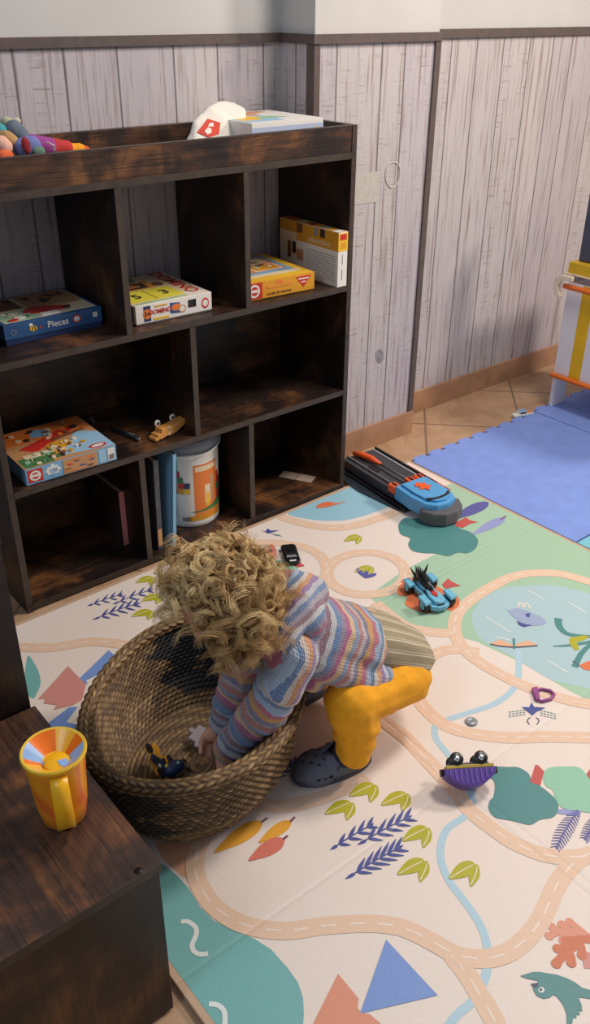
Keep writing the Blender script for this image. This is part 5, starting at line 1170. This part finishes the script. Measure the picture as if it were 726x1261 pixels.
for x, y, r in ((-.018, .002, .004), (-.008, -.018, .003)): mb.prism(C_(x, y, r, r), .0049, .0058, CARD['white'], T)
mb.build('print', t)
c = at(214, 948, zb+.01); c.z = zb+.006; t = thing('toy_beetle', 'small dark blue and green plastic toy beside the orange puzzle piece', 'toy', tuple(c))
mb = MB(); mb.ball(c+V((0, 0, .010)), (.022, .014, .012), CARD['navy']); mb.build('shell', t); mb = MB()
for k in range(6): a = k*PI/3+.3; mb.tube([c+V((.012*math.cos(a), .010*math.sin(a), .006)), c+V((.027*math.cos(a), .022*math.sin(a), .010)), c+V((.032*math.cos(a), .026*math.sin(a), -.001))], .0022, CARD['black'])
mb.build('legs', t); mb = MB(); mb.ball(c+V((-.012, .004, .019)), .004, CARD['lemon']); mb.ball(c+V((.008, -.004, .021)), .0035, CARD['mint']); mb.build('spots', t)
# ================================================================== CUP
cc = at(74, 992, BZ); cc = V((-1.300, -.883, BZ)); RT_, RBt, HT = .0405, .029, .118
cup = thing('drinking_cup', 'orange and yellow marbled toddler cup with a handle, on the low wooden cube', 'cup', tuple(cc))
def _cup(n):
    f = n.noise(n.coords((1, 1, .6)), 9, 2, .4, 1.2)
    n.set(Base_Color=n.ramp(f, [(.36, (234, 156, 22)), (.47, (230, 136, 26)), (.53, (222, 100, 40)), (.58, (238, 160, 24)), (.7, (240, 180, 40))]), Roughness=.3)
CUPM = attr_mat('marbled orange plastic', _cup)
tc_ = V((.006, -.010, 0)); T = TR(cc, 0)
mb = MB(); mb.lathe([(.0001, .001), (RBt-.003, .001), (RBt, .004), (RBt+.004, .03), (RT_-.002, .105), (RT_-.001, HT-.004), (RT_-.004, HT-.004), (RBt, .010), (.0001, .010)], CUPM, T, 48); mb.build('cup_body', cup)
CY_ = M('cup yellow', (244, 180, 24), .3, .04); CO_ = M('cup orange', (236, 116, 24), .3, .06); CB_ = M('cup pale blue', (140, 178, 226), .3, .04); CG_ = M('cup lime rim', (228, 188, 60), .3, .05)
mb = MB(); segn = 48; prof = [(RT_+.0005, HT-.006), (RT_+.0015, HT-.001), (RT_, HT+.001), (RT_-.003, HT), (.016, HT-.018), (.0001, HT-.019)]
wedge = [CO_, CY_, CY_, CY_, CO_, CO_, CO_, CO_, CB_, CB_, CB_, CO_, CY_, CY_, CY_, CY_, CY_, CY_, CO_, CB_, CB_, CB_, CB_, CO_]
def cup_ring(j, mats):
    for k in range(segn):
        a0, a1 = 2*PI*k/segn, 2*PI*(k+1)/segn; (r1, z1), (r2, z2) = prof[j], prof[j+1]
        mb.raw([(r1*math.cos(a0), r1*math.sin(a0), z1), (r1*math.cos(a1), r1*math.sin(a1), z1), (r2*math.cos(a1), r2*math.sin(a1), z2), (r2*math.cos(a0), r2*math.sin(a0), z2)], [(0, 1, 2, 3)], mats[k // 2] if isinstance(mats, list) else mats, T, True)
for j in range(3): cup_ring(j, CG_ if j else CY_)
cup_ring(3, wedge); cup_ring(4, [CY_]*10+[CB_]*6+[CO_]*8); lid_ = mb.build('funnel_lid', cup)
sd = V((CP.x-cc.x, CP.y-cc.y, 0)).normalized(); rd = V((-sd.y, sd.x, 0))
mb = MB(); T3 = Matrix(((sd.x, rd.x, 0, cc.x), (sd.y, rd.y, 0, cc.y), (0, 0, 1, cc.z), (0, 0, 0, 1)))
mb.lathe([(.0001, HT-.019), (.014, HT-.019), (.0165, HT-.015), (.0165, HT-.012), (.014, HT-.0105), (.0001, HT-.0105)], CY_, T3 @ TR((.010, .002, 0)), 28); mb.prism([(.010, .002), (.022, .006), (.024, .014), (.016, .016), (.010, .014)], HT-.0112, HT-.0098, CB_, T3, .0005); mb.build('valve_disc', lid_)
vs = []
for k in range(15):
    t = k/14; z = HT-.012-(HT-.026)*t; x = RT_-.002-(.006)*t+.019*math.sin(PI*t)**.6; w_ = .0110+.001*t
    tx = .0035
    vs += [(x-tx, -w_, z), (x+tx, -w_, z), (x+tx, w_, z), (x-tx, w_, z)]
mb = MB(); mb.raw(vs, [(i*4+k, i*4+(k+1) % 4, (i+1)*4+(k+1) % 4, (i+1)*4+k) for i in range(14) for k in range(4)]+[(0, 3, 2, 1), (56, 57, 58, 59)], CY_, T3, True)
mb.build('handle', cup)
# ================================================================== TOY STAND (right)
SW = M('white painted board', (226, 222, 224), .5, .03); SY = M('yellow painted stripe', (226, 178, 24), .5, .05); SO = M('orange painted rod', (230, 112, 34), .45, .06); SYD = M('mustard awning board', (206, 168, 30), .5, .05); SPK = M('dark blue grey block', (70, 74, 92), .9, .1)
XS = .985; st = thing('toy_market_stand', 'white wooden toy stand with yellow stripes and orange rods on the blue foam', 'toy stand', (1.2, -.15, 0))
zf = ZM*.9
mb = MB(); mb.box((XS, -.012, zf), (XS+.075, .002, .455), SW, None, .002); mb.build('end_post', st)
mb = MB(); mb.box((XS, -.56, .135), (XS+.010, -.010, .455), SW, None, .001)
pan = mb.build('front_panel', st)
mb = MB()
for k in range(4): y1 = -.060-.125*k; mb.box((XS-.0010, y1-.045, .1355), (XS+.0002, y1, .4545), SY)
mb.build('yellow_stripe', pan)
for z, x in ((.445, XS-.018), (.130, XS-.010)):
    mb = MB(); mb.cyl((x, -.60, z), (x, .004, z), .0085, SO, None, 16); mb.build('rod', st)
mb = MB(); mb.prism([(.002, .400), (.022, .412), (.036, .440), (.032, .464), (.012, .480), (-.035, .484), (-.035, .470), (.004, .464), (.016, .446), (.010, .424), (.0, .412)], -.012, .0, M('cream wooden bracket', (224, 206, 182), .5, .05), Matrix(((0, 0, 1, XS-.024), (1, 0, 0, 0), (0, 1, 0, 0), (0, 0, 0, 1))), .001); mb.build('bracket', st)
mb = MB(); mb.box((XS-.004, -.60, .480), (XS+.40, .020, .484), M('cream wooden board', (222, 204, 170), .5, .05), None, .001); mb.box((XS+.004, -.60, .484), (XS+.39, .012, .520), SYD, None, .002); mb.build('top_board', st)
mb = MB(); mb.box((XS+.39, -.60, zf), (XS+.40, .012, .48), SW, None, .001); mb.build('back_panel', st)
mb = MB(); mb.box((XS+.02, -.002, .10), (XS+.39, .008, .475), SW, None, .001); mb.build('end_panel', st)
for x, y in ((XS+.38, -.59), (XS, -.59)): mb = MB(); mb.box((x, y, zf), (x+.02, y+.02, .45), SW, None, .002); mb.build('leg', st)
mb = MB(); mb.box((XS+.030, -.10, .521), (XS+.050, -.004, .78), SPK, None, .004); mb.build('dark_block', st)  # dark upright block for a shape of unclear identity
# ================================================================== LIGHT
def area_light(name, loc, target, size, power, col, shape='DISK'):
    l = bpy.data.lights.new(name, 'AREA'); l.shape = shape; l.size = size; l.energy = power; l.color = col
    o = bpy.data.objects.new(name, l); COL.objects.link(o); o.location = Vector(loc)*S
    o.rotation_euler = (Vector(target)-Vector(loc)).to_track_quat('-Z', 'Y').to_euler(); return o
area_light('ceiling_lamp_warm', (2.3, -1.7, 2.3), (.0, -.8, 0), .55, 80, (1.0, .87, .76))
area_light('near_overhead_light', (.45, -.95, 2.35), (-.3, -.7, 0), .6, 38, (1.0, .90, .80))  # added overhead light, placed to throw shade under the child
area_light('cool_fill_left', (-2.6, -1.2, 2.2), (-.4, .1, .3), .8, 14, (.72, .86, 1.0))  # added cool fill from the left, no lamp in view
w = bpy.data.worlds.new('world'); sc.world = w; w.use_nodes = True
bg = w.node_tree.nodes['Background']; bg.inputs[0].default_value = (.80, .86, 1.0, 1); bg.inputs[1].default_value = .27
sc.view_settings.view_transform = 'Standard'; sc.view_settings.look = 'None'; sc.view_settings.gamma = 1; sc.view_settings.exposure = 0
sc.view_settings.use_curve_mapping = False
for o in bpy.data.objects:
    if '_o' in o.keys(): del o['_o']
